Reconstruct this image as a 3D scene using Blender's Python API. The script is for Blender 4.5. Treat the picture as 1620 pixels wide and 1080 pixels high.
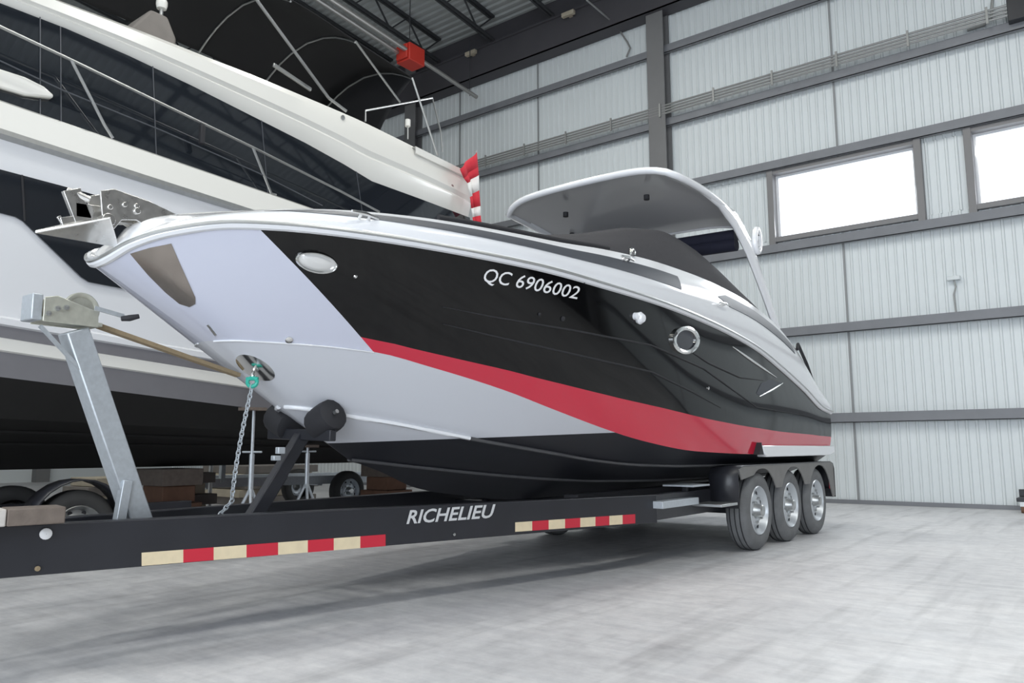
import bpy, math, random
import numpy as np
from mathutils import Vector, Matrix
from mathutils.bvhtree import BVHTree
random.seed(7)
for o in list(bpy.data.objects): bpy.data.objects.remove(o)
scn = bpy.context.scene
COL = scn.collection
R = math.radians
# ------------------------------------------------------------------ camera
F, YAW, PIT, ROL = 1246.475, R(37.708), R(7.71), R(-0.162)
CAM = Vector((0, 0, 1.0))
fw = Vector((-math.sin(YAW)*math.cos(PIT), math.cos(YAW)*math.cos(PIT), math.sin(PIT)))
r0 = Vector((math.cos(YAW), math.sin(YAW), 0)); u0 = r0.cross(fw)
rt = r0*math.cos(ROL)+u0*math.sin(ROL); up = rt.cross(fw)
cd = bpy.data.cameras.new('camera'); cam = bpy.data.objects.new('camera', cd); COL.objects.link(cam)
m = Matrix((rt, up, -fw)).transposed().to_4x4(); m.translation = CAM; cam.matrix_world = m
cd.sensor_width = 36; cd.lens = F*36/1620; cd.clip_end = 300; cd.clip_start = .02
scn.camera = cam
# ------------------------------------------------------------------ light
scn.view_settings.view_transform = 'Standard'; scn.view_settings.look = 'None'
scn.view_settings.gamma = 1; scn.view_settings.use_curve_mapping = False
scn.view_settings.exposure = 0.0
W = bpy.data.worlds.new('overcast_sky'); scn.world = W; W.use_nodes = True
bg = W.node_tree.nodes['Background']; bg.inputs[0].default_value = (.86, .93, 1, 1); bg.inputs[1].default_value = 2.6
def area(name, loc, target, sx, sy, watts, col=(1, 1, 1)):
    d = bpy.data.lights.new(name, 'AREA'); d.shape = 'RECTANGLE'; d.size = sx; d.size_y = sy; d.energy = watts; d.color = col
    o = bpy.data.objects.new(name, d); COL.objects.link(o); o.location = loc
    o.rotation_euler = (Vector(target)-Vector(loc)).to_track_quat('-Z', 'Y').to_euler(); return o
DOOR = (-2.5, 7.0, 6.2)       # open overhead door behind the camera: x0, x1, height
area('daylight_door', ((DOOR[0]+DOOR[1])/2, -7.1, DOOR[2]/2), ((DOOR[0]+DOOR[1])/2, 5, DOOR[2]/2), DOOR[1]-DOOR[0], DOOR[2], 700, (.82, .90, 1))
area('daylight_window', (-3.8, 14.95, 5.7), (-3.8, 5, 4.2), 2.5, 1.2, 120, (.93, .97, 1))
area('daylight_window', (-.2, 14.95, 5.7), (-.2, 5, 4.2), 2.8, 1.2, 120, (.93, .97, 1))
# ------------------------------------------------------------------ pixel helpers (1620 x 1080 frame)
def ray(x, y): return rt*((x-810)/F)-up*((y-540)/F)+fw
def at_x(x, y, X): d = ray(x, y); return CAM+d*((X-CAM.x)/d.x)
def at_y(x, y, Y): d = ray(x, y); return CAM+d*((Y-CAM.y)/d.y)
def at_z(x, y, Z): d = ray(x, y); return CAM+d*((Z-CAM.z)/d.z)
def at_pl(x, y, p, n): d = ray(x, y); return CAM+d*((Vector(p)-CAM).dot(n)/d.dot(n))
def proj(P):
    q = Vector(P)-CAM; w = q.dot(fw); return 810+F*q.dot(rt)/w, 540-F*q.dot(up)/w
def pchip(xs, ys):
    x = np.array(xs, float); y = np.array(ys, float); h = np.diff(x); dl = np.diff(y)/h; d = np.zeros_like(x)
    for k in range(1, len(x)-1):
        if dl[k-1]*dl[k] > 0:
            w1 = 2*h[k]+h[k-1]; w2 = h[k]+2*h[k-1]; d[k] = (w1+w2)/(w1/dl[k-1]+w2/dl[k])
    d[0] = dl[0]; d[-1] = dl[-1]
    def g(t):
        t = min(max(t, x[0]), x[-1]); k = min(max(int(np.searchsorted(x, t))-1, 0), len(h)-1); s = (t-x[k])/h[k]
        return float((1+2*s)*(1-s)**2*y[k]+s*(1-s)**2*h[k]*d[k]+s*s*(3-2*s)*y[k+1]+s*s*(s-1)*h[k]*d[k+1])
    return g
def lerp(a, b, t): return a+(b-a)*t
# ------------------------------------------------------------------ materials
def mat(name, col, rough=.5, metal=0, var=0, vscale=6, bump=0, bscale=60, coat=0, spec=None, rvar=0, detail=4):
    M = bpy.data.materials.new(name); M.use_nodes = True; nt = M.node_tree; b = nt.nodes['Principled BSDF']
    b.inputs['Base Color'].default_value = (*col, 1); b.inputs['Roughness'].default_value = rough; b.inputs['Metallic'].default_value = metal
    b.inputs['Coat Weight'].default_value = coat; b.inputs['Coat Roughness'].default_value = .04
    if spec is not None: b.inputs['Specular IOR Level'].default_value = spec
    tc = nt.nodes.new('ShaderNodeTexCoord')
    if var or rvar:
        n = nt.nodes.new('ShaderNodeTexNoise'); n.inputs['Scale'].default_value = vscale; n.inputs['Detail'].default_value = detail
        nt.links.new(tc.outputs['Object'], n.inputs['Vector'])
    if var:
        mx = nt.nodes.new('ShaderNodeMix'); mx.data_type = 'RGBA'
        mx.inputs[6].default_value = (*[c*(1-var) for c in col], 1); mx.inputs[7].default_value = (*[min(1, c*(1+var)) for c in col], 1)
        nt.links.new(n.outputs['Fac'], mx.inputs[0]); nt.links.new(mx.outputs[2], b.inputs['Base Color'])
    if rvar:
        mr = nt.nodes.new('ShaderNodeMapRange'); mr.inputs[3].default_value = max(.02, rough-rvar); mr.inputs[4].default_value = rough+rvar
        nt.links.new(n.outputs['Fac'], mr.inputs[0]); nt.links.new(mr.outputs[0], b.inputs['Roughness'])
    if bump:
        n2 = nt.nodes.new('ShaderNodeTexNoise'); n2.inputs['Scale'].default_value = bscale; n2.inputs['Detail'].default_value = 3
        bp = nt.nodes.new('ShaderNodeBump'); bp.inputs['Strength'].default_value = bump; bp.inputs['Distance'].default_value = .01
        nt.links.new(tc.outputs['Object'], n2.inputs['Vector']); nt.links.new(n2.outputs['Fac'], bp.inputs['Height']); nt.links.new(bp.outputs[0], b.inputs['Normal'])
    return M
GEL_W = mat('white_gelcoat', (.87, .88, .91), .16, coat=.6)
GEL_B = mat('black_gelcoat', (.002, .002, .0025), .06, spec=.38)
GEL_BOW = mat('white_gelcoat_painted_shade', (.62, .64, .75), .16, coat=.5)  # same white gelcoat, with the bow panel's shade put into the colour
GEL_R = mat('red_gelcoat', (.62, .012, .045), .10, coat=.5)
GREY_ST = mat('grey_stripe_vinyl', (.06, .066, .08), .5)
CANVAS = mat('charcoal_canvas', (.035, .034, .04), .85, var=.25, vscale=30, bump=.2, bscale=400)
NAVY = mat('navy_canvas', (.012, .013, .03), .8, var=.2)
BLKCANVAS = mat('black_canvas', (.012, .012, .014), .75, var=.2, vscale=3)
TOPUNDER = mat('hardtop_liner', (.52, .52, .53), .22, coat=.3)
CHROME = mat('polished_stainless', (.78, .78, .77), .12, 1, rvar=.08, vscale=14)
STRAKE = mat('black_strake_painted_highlight', (.075, .075, .08), .4)  # same black paint, greyed to paint in the highlight along the edges
SATIN = mat('satin_stainless', (.72, .71, .69), .3, 1, var=.15, vscale=25, rvar=.1)
STEEL = mat('brushed_steel', (.55, .56, .56), .38, 1, var=.12, vscale=20)
GALV = mat('galvanised_steel', (.56, .60, .64), .45, .55, var=.16, vscale=45, rvar=.1)
ZINC = mat('zinc_plate_winch', (.62, .62, .54), .4, .6, var=.2, vscale=30)
BLKPNT = mat('black_trailer_paint', (.022, .023, .029), .35, var=.25, vscale=4, rvar=.12)
BLKRUB = mat('black_rubber', (.02, .02, .024), .7, var=.2, vscale=20)
TIRE = mat('dusty_tyre_rubber', (.17, .175, .18), .85, var=.25, vscale=10, bump=.3, bscale=80)
TIRED = mat('dark_tyre_rubber', (.035, .035, .035), .8, var=.3, vscale=10)
RIM = mat('silver_wheel_paint', (.62, .65, .68), .35, .5)
TAPE_R = mat('red_reflective_tape', (.60, .025, .05), .35)
TAPE_W = mat('cream_reflective_tape', (.78, .66, .45), .4, var=.12, vscale=20)
LETTER = mat('silver_lettering', (.62, .63, .64), .4)
LETW = mat('white_vinyl_lettering', (.85, .85, .86), .4)
WOOD = mat('weathered_plank_wood', (.16, .13, .11), .8, var=.3, vscale=18, bump=.3)
WOODC = mat('cut_plank_end', (.55, .52, .49), .8, var=.15, vscale=18)
BLOCKW = mat('brown_blocking_timber', (.16, .085, .055), .85, var=.35, vscale=8)
PALE = mat('pale_lumber', (.52, .46, .36), .8, var=.25, vscale=6)
WALLM = mat('white_wall_cladding', (.745, .79, .81), .42, var=.04, vscale=.6)
WALLD = mat('dark_grey_wall_cladding', (.10, .10, .105), .5, var=.08, vscale=.6)
SEAMM = mat('cladding_seam_trim', (.30, .31, .32), .5)
GIRT = mat('grey_girt_steel', (.22, .228, .25), .5, var=.15, vscale=3)
EAVE = mat('dark_grey_eave_steel', (.075, .072, .082), .6, var=.12, vscale=2)
COLM = mat('grey_column_paint', (.20, .20, .205), .55, var=.1, vscale=2)
CONDM = mat('grey_conduit', (.34, .345, .34), .45, .3)
DECKM = mat('roof_deck_steel', (.46, .48, .48), .55, .1, var=.12, vscale=1.2)
JOISTM = mat('joist_primer_grey', (.045, .047, .052), .6)
FRAMEM = mat('window_frame_grey', (.22, .215, .22), .45)
HEATR = mat('red_heater_enamel', (.60, .045, .03), .45)
TUBEM = mat('aluminised_heater_tube', (.42, .41, .40), .4, .7)
YW = mat('yacht_cream_gelcoat', (.82, .81, .77), .22, coat=.4)
YWC = mat('yacht_white_gelcoat', (.76, .77, .80), .2, coat=.4)
YGREY = mat('yacht_grey_boot_stripe', (.24, .235, .25), .35, var=.08)
YBLK = mat('yacht_black_antifouling', (.007, .0065, .006), .8, var=.3)
YGLASS = mat('tinted_black_glass', (.012, .015, .02), .04, coat=1)
REDF = mat('flag_red_cloth', (.62, .03, .05), .8)
WHTF = mat('flag_white_cloth', (.85, .84, .82), .8)
GREENP = mat('green_shackle_paint', (.03, .42, .32), .35)
ROPE = mat('tan_winch_strap', (.30, .23, .14), .8, var=.2, vscale=60)
LAMPG = mat('clear_lamp_lens', (.75, .75, .74), .08, .35)
DARKGL = mat('dark_port_glass', (.03, .03, .04), .05)
SCUFFM = mat('stainless_painted_reflection', (.34, .30, .27), .22, .75, var=.18, vscale=9)  # polished stainless plate, its tan reflection put into the base colour
PALLET = mat('dusty_grey_timber', (.22, .20, .185), .9, var=.2)
# window glass
GLASS = bpy.data.materials.new('clear_window_glass'); GLASS.use_nodes = True
nt = GLASS.node_tree; nt.nodes.clear(); out = nt.nodes.new('ShaderNodeOutputMaterial'); ms = nt.nodes.new('ShaderNodeMixShader')
tr = nt.nodes.new('ShaderNodeBsdfTransparent'); gl = nt.nodes.new('ShaderNodeBsdfGlossy'); gl.inputs['Roughness'].default_value = .03
ms.inputs[0].default_value = .06; nt.links.new(tr.outputs[0], ms.inputs[1]); nt.links.new(gl.outputs[0], ms.inputs[2]); nt.links.new(ms.outputs[0], out.inputs[0])
# hull bottom: white above a straight painted waterline, black antifouling below
HULLB = bpy.data.materials.new('white_gelcoat_over_black_bottom_paint'); HULLB.use_nodes = True
nt = HULLB.node_tree; b = nt.nodes['Principled BSDF']; tc = nt.nodes.new('ShaderNodeTexCoord'); sp = nt.nodes.new('ShaderNodeSeparateXYZ')
nt.links.new(tc.outputs['Object'], sp.inputs[0])
m1 = nt.nodes.new('ShaderNodeMath'); m1.operation = 'MULTIPLY_ADD'; m1.inputs[1].default_value = -.042; nt.links.new(sp.outputs['Y'], m1.inputs[0]); nt.links.new(sp.outputs['Z'], m1.inputs[2])
m2 = nt.nodes.new('ShaderNodeMath'); m2.operation = 'GREATER_THAN'; m2.inputs[1].default_value = .892; nt.links.new(m1.outputs[0], m2.inputs[0])
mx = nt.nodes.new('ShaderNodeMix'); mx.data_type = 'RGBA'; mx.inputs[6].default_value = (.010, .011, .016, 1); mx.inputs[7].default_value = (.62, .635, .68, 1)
nt.links.new(m2.outputs[0], mx.inputs[0]); nt.links.new(mx.outputs[2], b.inputs['Base Color'])
mr = nt.nodes.new('ShaderNodeMapRange'); mr.inputs[3].default_value = .42; mr.inputs[4].default_value = .18; nt.links.new(m2.outputs[0], mr.inputs[0]); nt.links.new(mr.outputs[0], b.inputs['Roughness'])
# concrete floor
FLOORM = bpy.data.materials.new('worn_concrete_floor'); FLOORM.use_nodes = True
nt = FLOORM.node_tree; b = nt.nodes['Principled BSDF']; tc = nt.nodes.new('ShaderNodeTexCoord')
def noise(scale, det, rough=.55, mp=None):
    n = nt.nodes.new('ShaderNodeTexNoise'); n.inputs['Scale'].default_value = scale; n.inputs['Detail'].default_value = det; n.inputs['Roughness'].default_value = rough
    if mp:
        q = nt.nodes.new('ShaderNodeMapping'); q.inputs['Scale'].default_value = mp[0]; q.inputs['Rotation'].default_value = (0, 0, mp[1])
        nt.links.new(tc.outputs['Object'], q.inputs[0]); nt.links.new(q.outputs[0], n.inputs['Vector'])
    else: nt.links.new(tc.outputs['Object'], n.inputs['Vector'])
    return n
def ramp(src, a, bb, ca, cb):
    r = nt.nodes.new('ShaderNodeValToRGB'); r.color_ramp.elements[0].position = a; r.color_ramp.elements[1].position = bb
    r.color_ramp.elements[0].color = (*ca, 1); r.color_ramp.elements[1].color = (*cb, 1); nt.links.new(src, r.inputs[0]); return r
def mulc(a, bb, fac=1.0, mode='MULTIPLY'):
    x = nt.nodes.new('ShaderNodeMix'); x.data_type = 'RGBA'; x.blend_type = mode; x.inputs[0].default_value = fac
    nt.links.new(a, x.inputs[6]); nt.links.new(bb, x.inputs[7]); return x.outputs[2]
c1 = ramp(noise(.45, 5).outputs['Fac'], .32, .68, (.62, .62, .635), (.80, .795, .80))
c2 = ramp(noise(7, 8, .7).outputs['Fac'], .35, .65, (.80, .80, .81), (1, 1, 1))
c3 = ramp(noise(2.2, 6, .65, ((.35, 6, 1), R(38))).outputs['Fac'], .40, .60, (.90, .905, .915), (1, 1, 1))
c4 = ramp(noise(1.2, 4, .5, ((5, .4, 1), R(12))).outputs['Fac'], .52, .70, (1, 1, 1), (.72, .72, .72))
cc = mulc(mulc(mulc(c1.outputs[0], c2.outputs[0]), c3.outputs[0]), c4.outputs[0], .7)
nt.links.new(cc, b.inputs['Base Color'])
rr = ramp(noise(3, 5).outputs['Fac'], .3, .7, (.40,)*3, (.62,)*3); nt.links.new(rr.outputs[0], b.inputs['Roughness'])
bp = nt.nodes.new('ShaderNodeBump'); bp.inputs['Strength'].default_value = .12; bp.inputs['Distance'].default_value = .01
nt.links.new(noise(40, 5).outputs['Fac'], bp.inputs['Height']); nt.links.new(bp.outputs[0], b.inputs['Normal'])
# ------------------------------------------------------------------ mesh builder
class MB:
    def __init__(s): s.v = []; s.f = []; s.m = []
    def add(s, vs, fs, mi=0):
        o = len(s.v); s.v += [tuple(p) for p in vs]; s.f += [tuple(i+o for i in f) for f in fs]; s.m += [mi]*len(fs); return s
    def box(s, lo, hi, mi=0):
        x0, y0, z0 = lo; x1, y1, z1 = hi
        return s.add([(x0, y0, z0), (x1, y0, z0), (x1, y1, z0), (x0, y1, z0), (x0, y0, z1), (x1, y0, z1), (x1, y1, z1), (x0, y1, z1)],
                     [(0, 3, 2, 1), (4, 5, 6, 7), (0, 1, 5, 4), (1, 2, 6, 5), (2, 3, 7, 6), (3, 0, 4, 7)], mi)
    def cbox(s, c, d, mi=0): return s.box([c[i]-d[i]/2 for i in range(3)], [c[i]+d[i]/2 for i in range(3)], mi)
    def bar(s, p, q, w, h, upv=(0, 0, 1), mi=0, taper=1):
        p = Vector(p); q = Vector(q); d = (q-p).normalized(); side = d.cross(Vector(upv)).normalized(); u = side.cross(d)
        vs = []
        for c, k in ((p, 1), (q, taper)):
            for a, bb in ((-1, -1), (1, -1), (1, 1), (-1, 1)): vs.append(c+side*(a*w/2*k)+u*(bb*h/2*k))
        return s.add(vs, [(3, 2, 1, 0), (4, 5, 6, 7), (0, 1, 5, 4), (1, 2, 6, 5), (2, 3, 7, 6), (3, 0, 4, 7)], mi)
    def tube(s, path, r, n=8, mi=0, cap=True, closed=False):
        P = [Vector(p) for p in path]; N = len(P); rs = r if isinstance(r, (list, tuple)) else [r]*N
        prev = None; vs = []
        for i in range(N):
            a = P[(i-1) % N] if (closed or i > 0) else P[0]; c = P[(i+1) % N] if (closed or i < N-1) else P[-1]
            t = (c-a).normalized()
            if prev is None:
                ref = Vector((0, 0, 1)) if abs(t.z) < .9 else Vector((1, 0, 0)); prev = (ref-t*ref.dot(t)).normalized()
            else:
                prev = (prev-t*prev.dot(t)).normalized()
            bn = t.cross(prev)
            for k in range(n):
                g = 2*math.pi*k/n; vs.append(P[i]+(prev*math.cos(g)+bn*math.sin(g))*rs[i])
        fs = []
        for i in range(N if closed else N-1):
            j = (i+1) % N
            for k in range(n): fs.append((i*n+k, i*n+(k+1) % n, j*n+(k+1) % n, j*n+k))
        if cap and not closed: fs += [tuple(range(n-1, -1, -1)), tuple((N-1)*n+k for k in range(n))]
        return s.add(vs, fs, mi)
    def loft(s, rows, closed=False, mi=0, flip=False):
        n = len(rows[0]); vs = [p for r_ in rows for p in r_]; fs = []
        for i in range(len(rows)-1):
            for k in range(n if closed else n-1):
                q = (i*n+k, i*n+(k+1) % n, (i+1)*n+(k+1) % n, (i+1)*n+k); fs.append(q[::-1] if flip else q)
        return s.add(vs, fs, mi)
    def lathe(s, prof, c, axis, n=24, mi=0, flip=False):     # prof: (radius, along axis)
        ax = Vector(axis).normalized(); a = ax.orthogonal().normalized(); bb = ax.cross(a); c = Vector(c)
        rows = [[c+ax*h+(a*math.cos(2*math.pi*k/n)+bb*math.sin(2*math.pi*k/n))*r_ for k in range(n)] for r_, h in prof]
        return s.loft(rows, True, mi, flip)
    def prism(s, poly, a, bb, o, thick, mi=0):               # poly 2D in frame (o,a,bb), extruded along a x bb
        a = Vector(a); bb = Vector(bb); o = Vector(o); nn = a.cross(bb).normalized(); n = len(poly)
        lo = [o+a*x+bb*y for x, y in poly]; hi = [p+nn*thick for p in lo]
        return s.add(lo+hi, [tuple(range(n-1, -1, -1)), tuple(range(n, 2*n))]+[(i, (i+1) % n, n+(i+1) % n, n+i) for i in range(n)], mi)
    def build(s, name, mats, parent=None, ang=35, bevel=0, solid=0):
        me = bpy.data.meshes.new(name); me.from_pydata(s.v, [], s.f); me.validate(); 
        for M in (mats if isinstance(mats, (list, tuple)) else [mats]): me.materials.append(M)
        if len(me.polygons) == len(s.m): me.polygons.foreach_set('material_index', s.m)
        me.polygons.foreach_set('use_smooth', [True]*len(me.polygons)); me.set_sharp_from_angle(angle=R(ang)); me.update()
        o = bpy.data.objects.new(name, me); COL.objects.link(o)
        if parent: o.parent = parent; o.matrix_parent_inverse = parent.matrix_world.inverted()
        if solid: md = o.modifiers.new('thickness', 'SOLIDIFY'); md.thickness = solid; md.offset = -1
        if bevel: md = o.modifiers.new('edge', 'BEVEL'); md.width = bevel; md.segments = 2; md.limit_method = 'ANGLE'
        return o
def tag(o, label, cat, group=None):
    o['label'] = label; o['category'] = cat
    if group: o['group'] = group
    return o
def thing(name, loc, label, cat, group=None):
    o = bpy.data.objects.new(name, None); COL.objects.link(o); o.location = loc; o.empty_display_size = .2
    o.matrix_world = Matrix.Translation(loc); return tag(o, label, cat, group)
def struct(o): o['kind'] = 'structure'; return o
def copy_tree(o, off, parent=None):
    c = o.copy(); COL.objects.link(c)
    if parent is None: c.location = o.location+Vector(off)
    else: c.parent = parent
    for ch in list(o.children): copy_tree(ch, off, c)
    return c
# ================================================================== SETTING
X0, X1, Y0, YW_, EZ = -27.0, 8.0, -7.2, 15.1, 11.2
SL = .085                                           # the roof falls towards the back wall
def roofz(y): return 11.95+(YW_-y)*SL
struct(MB().box((X0-.3, Y0-.3, -.2), (X1+.3, YW_+.3, 0)).build('floor', FLOORM))
# window openings in the back wall
WIN = [(-5.14, -2.50, 5.03, 6.36), (-1.72, 1.0, 5.03, 6.36)]
def corr(mb, x0, x1, z0, z1, y, sgn=-1, axis='x', pitch=.15):
    # trapezoid ribbed sheet facing the room
    n = max(1, round((x1-x0)/pitch)); p = (x1-x0)/n; prof = []
    for i in range(n):
        a = x0+i*p; prof += [(a, 0), (a+p*.62, 0), (a+p*.72, .022), (a+p*.90, .022)]
    prof.append((x1, 0)); rows = []
    for z in (z0, z1): rows.append([((x, y+sgn*d, z) if axis == 'x' else (y+sgn*d, x, z)) for x, d in prof])
    mb.loft(rows, flip=(axis != 'x'))
wb = bpy.data.objects.new('wall_back', None); COL.objects.link(wb); struct(wb); wb.location = (0, YW_, 0); wb.matrix_world = Matrix.Translation((0, YW_, 0))
mb = MB()
cuts = sorted({X0, X1} | {w for q in WIN for w in q[:2]})
for a, c in zip(cuts[:-1], cuts[1:]):
    if any(abs(a-q[0]) < .01 for q in WIN): mb.box((a, YW_+.03, -.1), (c, YW_+.2, 5.03)); mb.box((a, YW_+.03, 6.36), (c, YW_+.2, 13.9))
    else: mb.box((a, YW_+.03, -.1), (c, YW_+.2, 13.9))
mb.build('wall_core', WALLM, wb)
SEAMS = [X0, -23.6, -20.2, -16.7, -13.4, -10.82, -7.5, -3.86, -.4, 3.1, X1]
for a, c in zip(SEAMS[:-1], SEAMS[1:]):
    for z0, z1 in ((.06, 5.03), (5.03, 6.36), (6.36, 10.56)):
        xs = [a, c]
        if z0 == 5.03:
            segs = []; p = a
            for q in WIN:
                if q[0] < c and q[1] > a:
                    if q[0] > p: segs.append((p, q[0]))
                    p = q[1]
            if p < c: segs.append((p, c))
        else: segs = [(a, c)]
        for s0, s1 in segs:
            g = MB(); corr(g, s0+.004, s1-.004, z0, z1, YW_); g.build('cladding_panel', WALLM, wb, ang=20)
for x in SEAMS[1:-1]:
    if x == -7.5: continue
    MB().box((x-.018, YW_-.034, .06), (x+.018, YW_-.02, 5.0)).build('seam_strip', SEAMM, wb)
    MB().box((x-.018, YW_-.034, 6.4), (x+.018, YW_-.02, 10.5)).build('seam_strip', SEAMM, wb)
def girt(z, h=.16, d=.17):
    # C channel girt, open side down
    g = MB(); g.box((X0, YW_-d, z), (X1, YW_-.024, z+.014)); g.box((X0, YW_-d, z-h), (X1, YW_-d+.012, z)); g.box((X0, YW_-d, z-h), (X1, YW_-d+.07, z-h+.012))
    return g.build('girt', GIRT, wb)
for z in (1.60, 3.24, 4.90, 6.58, 8.06, 9.74): girt(z)
MB().box((X0, YW_-.06, 0), (X1, YW_-.02, .07)).build('base_channel', GIRT, wb)
def column(x):
    g = MB(); g.box((x-.2, YW_-.32, 0), (x+.2, YW_-.29, 12)); g.box((x-.2, YW_-.05, 0), (x+.2, YW_-.022, 12)); g.box((x-.012, YW_-.30, 0), (x+.012, YW_-.04, 12)); return g.build('column', COLM, wb)
for x in (-22.4, -15.0, -7.45, 7.4): column(x)
# conduits on the girt under the eave
for k, (dz, dy) in enumerate(((.03, .24), (.09, .24), (.15, .24), (.21, .24))):
    MB().tube([(X0, YW_-dy-.06, 8.10+dz), (X1, YW_-dy-.06, 8.10+dz)], .022, 8).build('conduit', CONDM, wb)
for i in range(26):
    x = -22+i*1.22; MB().box((x-.018, YW_-.36, 8.062), (x+.018, YW_-.33, 8.36)).build('conduit_hanger', CONDM, wb)
pp = [at_y(p[0], p[1], YW_-.08) for p in ((975, 40), (992, 66), (997, 76), (991, 90))]
MB().tube([at_y(928, 0, 13.6)]+pp, .022, 7).build('conduit', CONDM, wb)
pp = [at_y(p[0], p[1], YW_-.06) for p in ((1570, 0), (1568, 28), (1556, 40), (1530, 48))]
MB().tube(pp, .025, 7).build('conduit', CONDM, wb)
q = at_y(1612, 15, YW_-.2); MB().cbox(q, (.32, .25, .42)).build('junction_box', BLKPNT, wb, bevel=.01)
q = at_y(1509, 440, YW_-.06); g = MB(); g.cbox(q, (.2, .1, .07)); g.build('wall_sensor', WALLM, wb, bevel=.01)
MB().tube([q+Vector((0, 0, -.03)), q+Vector((.02, 0, -.15)), q+Vector((-.02, .01, -.28)), q+Vector((-.01, .01, -.58))], .014, 6).build('sensor_cable', CONDM, wb)
# windows
for i, (a, c, z0, z1) in enumerate(WIN):
    w = bpy.data.objects.new('window_%d' % (i+1), None); COL.objects.link(w); struct(w); w.location = (a, YW_, z0); w.matrix_world = Matrix.Translation((a, YW_, z0))
    for x in (a, c): MB().box((x-.06, YW_-.13, z0-.13), (x+.06, YW_+.16, z1+.06)).build('window_jamb', FRAMEM, w, bevel=.006)
    MB().box((a+.06, YW_-.11, z1-.02), (c-.06, YW_+.16, z1+.05)).build('window_head', FRAMEM, w)
    MB().box((a+.06, YW_-.11, z0-.06), (c-.06, YW_+.16, z0+.03)).build('window_sill', FRAMEM, w)
    g = MB(); t = .05; yy = YW_+.06
    g.box((a+.06, yy, z0+.03), (a+.06+t, yy+.06, z1-.02)); g.box((c-.06-t, yy, z0+.03), (c-.06, yy+.06, z1-.02))
    g.box((a+.06+t, yy, z1-.02-t), (c-.06-t, yy+.06, z1-.02)); g.box((a+.06+t, yy, z0+.03), (c-.06-t, yy+.06, z0+.03+t)); g.build('sash', GEL_W, w)
    MB().box((a+.11, yy+.02, z0+.08), (c-.11, yy+.03, z1-.07)).build('pane', GLASS, w)
# the other walls, out of frame: they close the hall and show in the gloss of the hulls
def plain_wall(name, axis, pos, a, c, sgn, hole=None, M=None):
    o = bpy.data.objects.new(name, None); COL.objects.link(o); struct(o)
    g = MB(); zt = 13.8
    def bx(p0, p1, z0, z1):
        lo, hi = sorted((pos, pos-sgn*.2))
        g.box(*(((lo, p0, z0), (hi, p1, z1)) if axis == 'y' else ((p0, lo, z0), (p1, hi, z1))))
    if hole: bx(a, hole[0], 0, zt); bx(hole[1], c, 0, zt); bx(hole[0], hole[1], hole[2], zt)
    else: bx(a, c, 0, zt)
    g.build('wall_core', M or WALLM, o)
    for z in (1.6, 3.24, 4.9, 6.58, 8.06, 9.74):
        for p0, p1 in (((a, hole[0]), (hole[1], c)) if hole and z < hole[2] else ((a, c),)):
            g = MB(); lo, hi = sorted((pos, pos+sgn*.17)); g.box(*(((lo, p0, z-.16), (hi, p1, z)) if axis == 'y' else ((p0, lo, z-.16), (p1, hi, z)))); g.build('girt', GIRT, o)
    k = a+3.5
    while k < c-1:
        if not (hole and hole[0]-.3 < k < hole[1]+.3):
            g = MB(); lo, hi = sorted((pos, pos+sgn*.32)); g.box(*(((lo, k-.2, 0), (hi, k+.2, 12)) if axis == 'y' else ((k-.2, lo, 0), (k+.2, hi, 12)))); g.build('column', COLM, o)
        k += 7.2
    return o
plain_wall('wall_right', 'y', X1, Y0, YW_, -1, None, WALLD)
plain_wall('wall_left', 'y', X0, Y0, YW_, 1)
plain_wall('wall_front', 'x', Y0, X0, X1, 1, DOOR)
# ceiling: ribbed deck, open web joists
ce = bpy.data.objects.new('ceiling', None); COL.objects.link(ce); struct(ce)
g = MB(); n = int((YW_-Y0)/.2); rows = [[], []]
for i in range(n+1):
    y = Y0+i*.2
    for dy, d in ((0, 0), (.09, 0), (.11, .05), (.18, .05)):
        yy = min(y+dy, YW_)
        for k, x in enumerate((X0, X1)): rows[k].append((x, yy, roofz(yy)-d))
g.loft(rows); g.build('roof_deck', DECKM, ce, ang=20)
MB().loft([[(x, y, roofz(y)+.12) for y in (Y0-.2, YW_+.2)] for x in (X0-.2, X1+.2)]).build('roof_skin', DECKM, ce)
def joist(x):
    g = MB(); y1 = YW_-.5; n = 18; dz = .62
    def zt(y): return roofz(y)-.1
    for dx in (-.05, .05):
        g.bar((x+dx, Y0+.3, zt(Y0+.3)-dz), (x+dx, y1, zt(y1)-dz), .05, .06); g.bar((x+dx, Y0+.3, zt(Y0+.3)), (x+dx, y1, zt(y1)), .05, .06)
    for i in range(n):
        a = lerp(Y0+.3, y1, i/n); c = lerp(Y0+.3, y1, (i+.5)/n); e = lerp(Y0+.3, y1, (i+1)/n)
        g.bar((x, a, zt(a)), (x, c, zt(c)-dz), .035, .035, (1, 0, 0)); g.bar((x, c, zt(c)-dz), (x, e, zt(e)), .035, .035, (1, 0, 0))
    return g.build('open_web_joist', JOISTM, ce)
for k in range(19): joist(-26.5+k*1.85-.19)
for y in (3.2, 8.9): MB().box((X0, y-.05, roofz(y)-.75), (X1, y+.05, roofz(y)-.65)).build('bridging_bar', JOISTM, ce)
ev = MB(); ev.box((X0, YW_-.42, 10.50), (X1, YW_-.022, 10.53)); ev.box((X0, YW_-.42, 10.50), (X1, YW_-.40, 11.25)); ev.box((X0, YW_-.48, 11.22), (X1, YW_-.022, 11.26))
ev.box((X0, YW_-.10, 11.2), (X1, YW_+.02, 12.1))
e_ = struct(ev.build('trim_1', EAVE))
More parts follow.
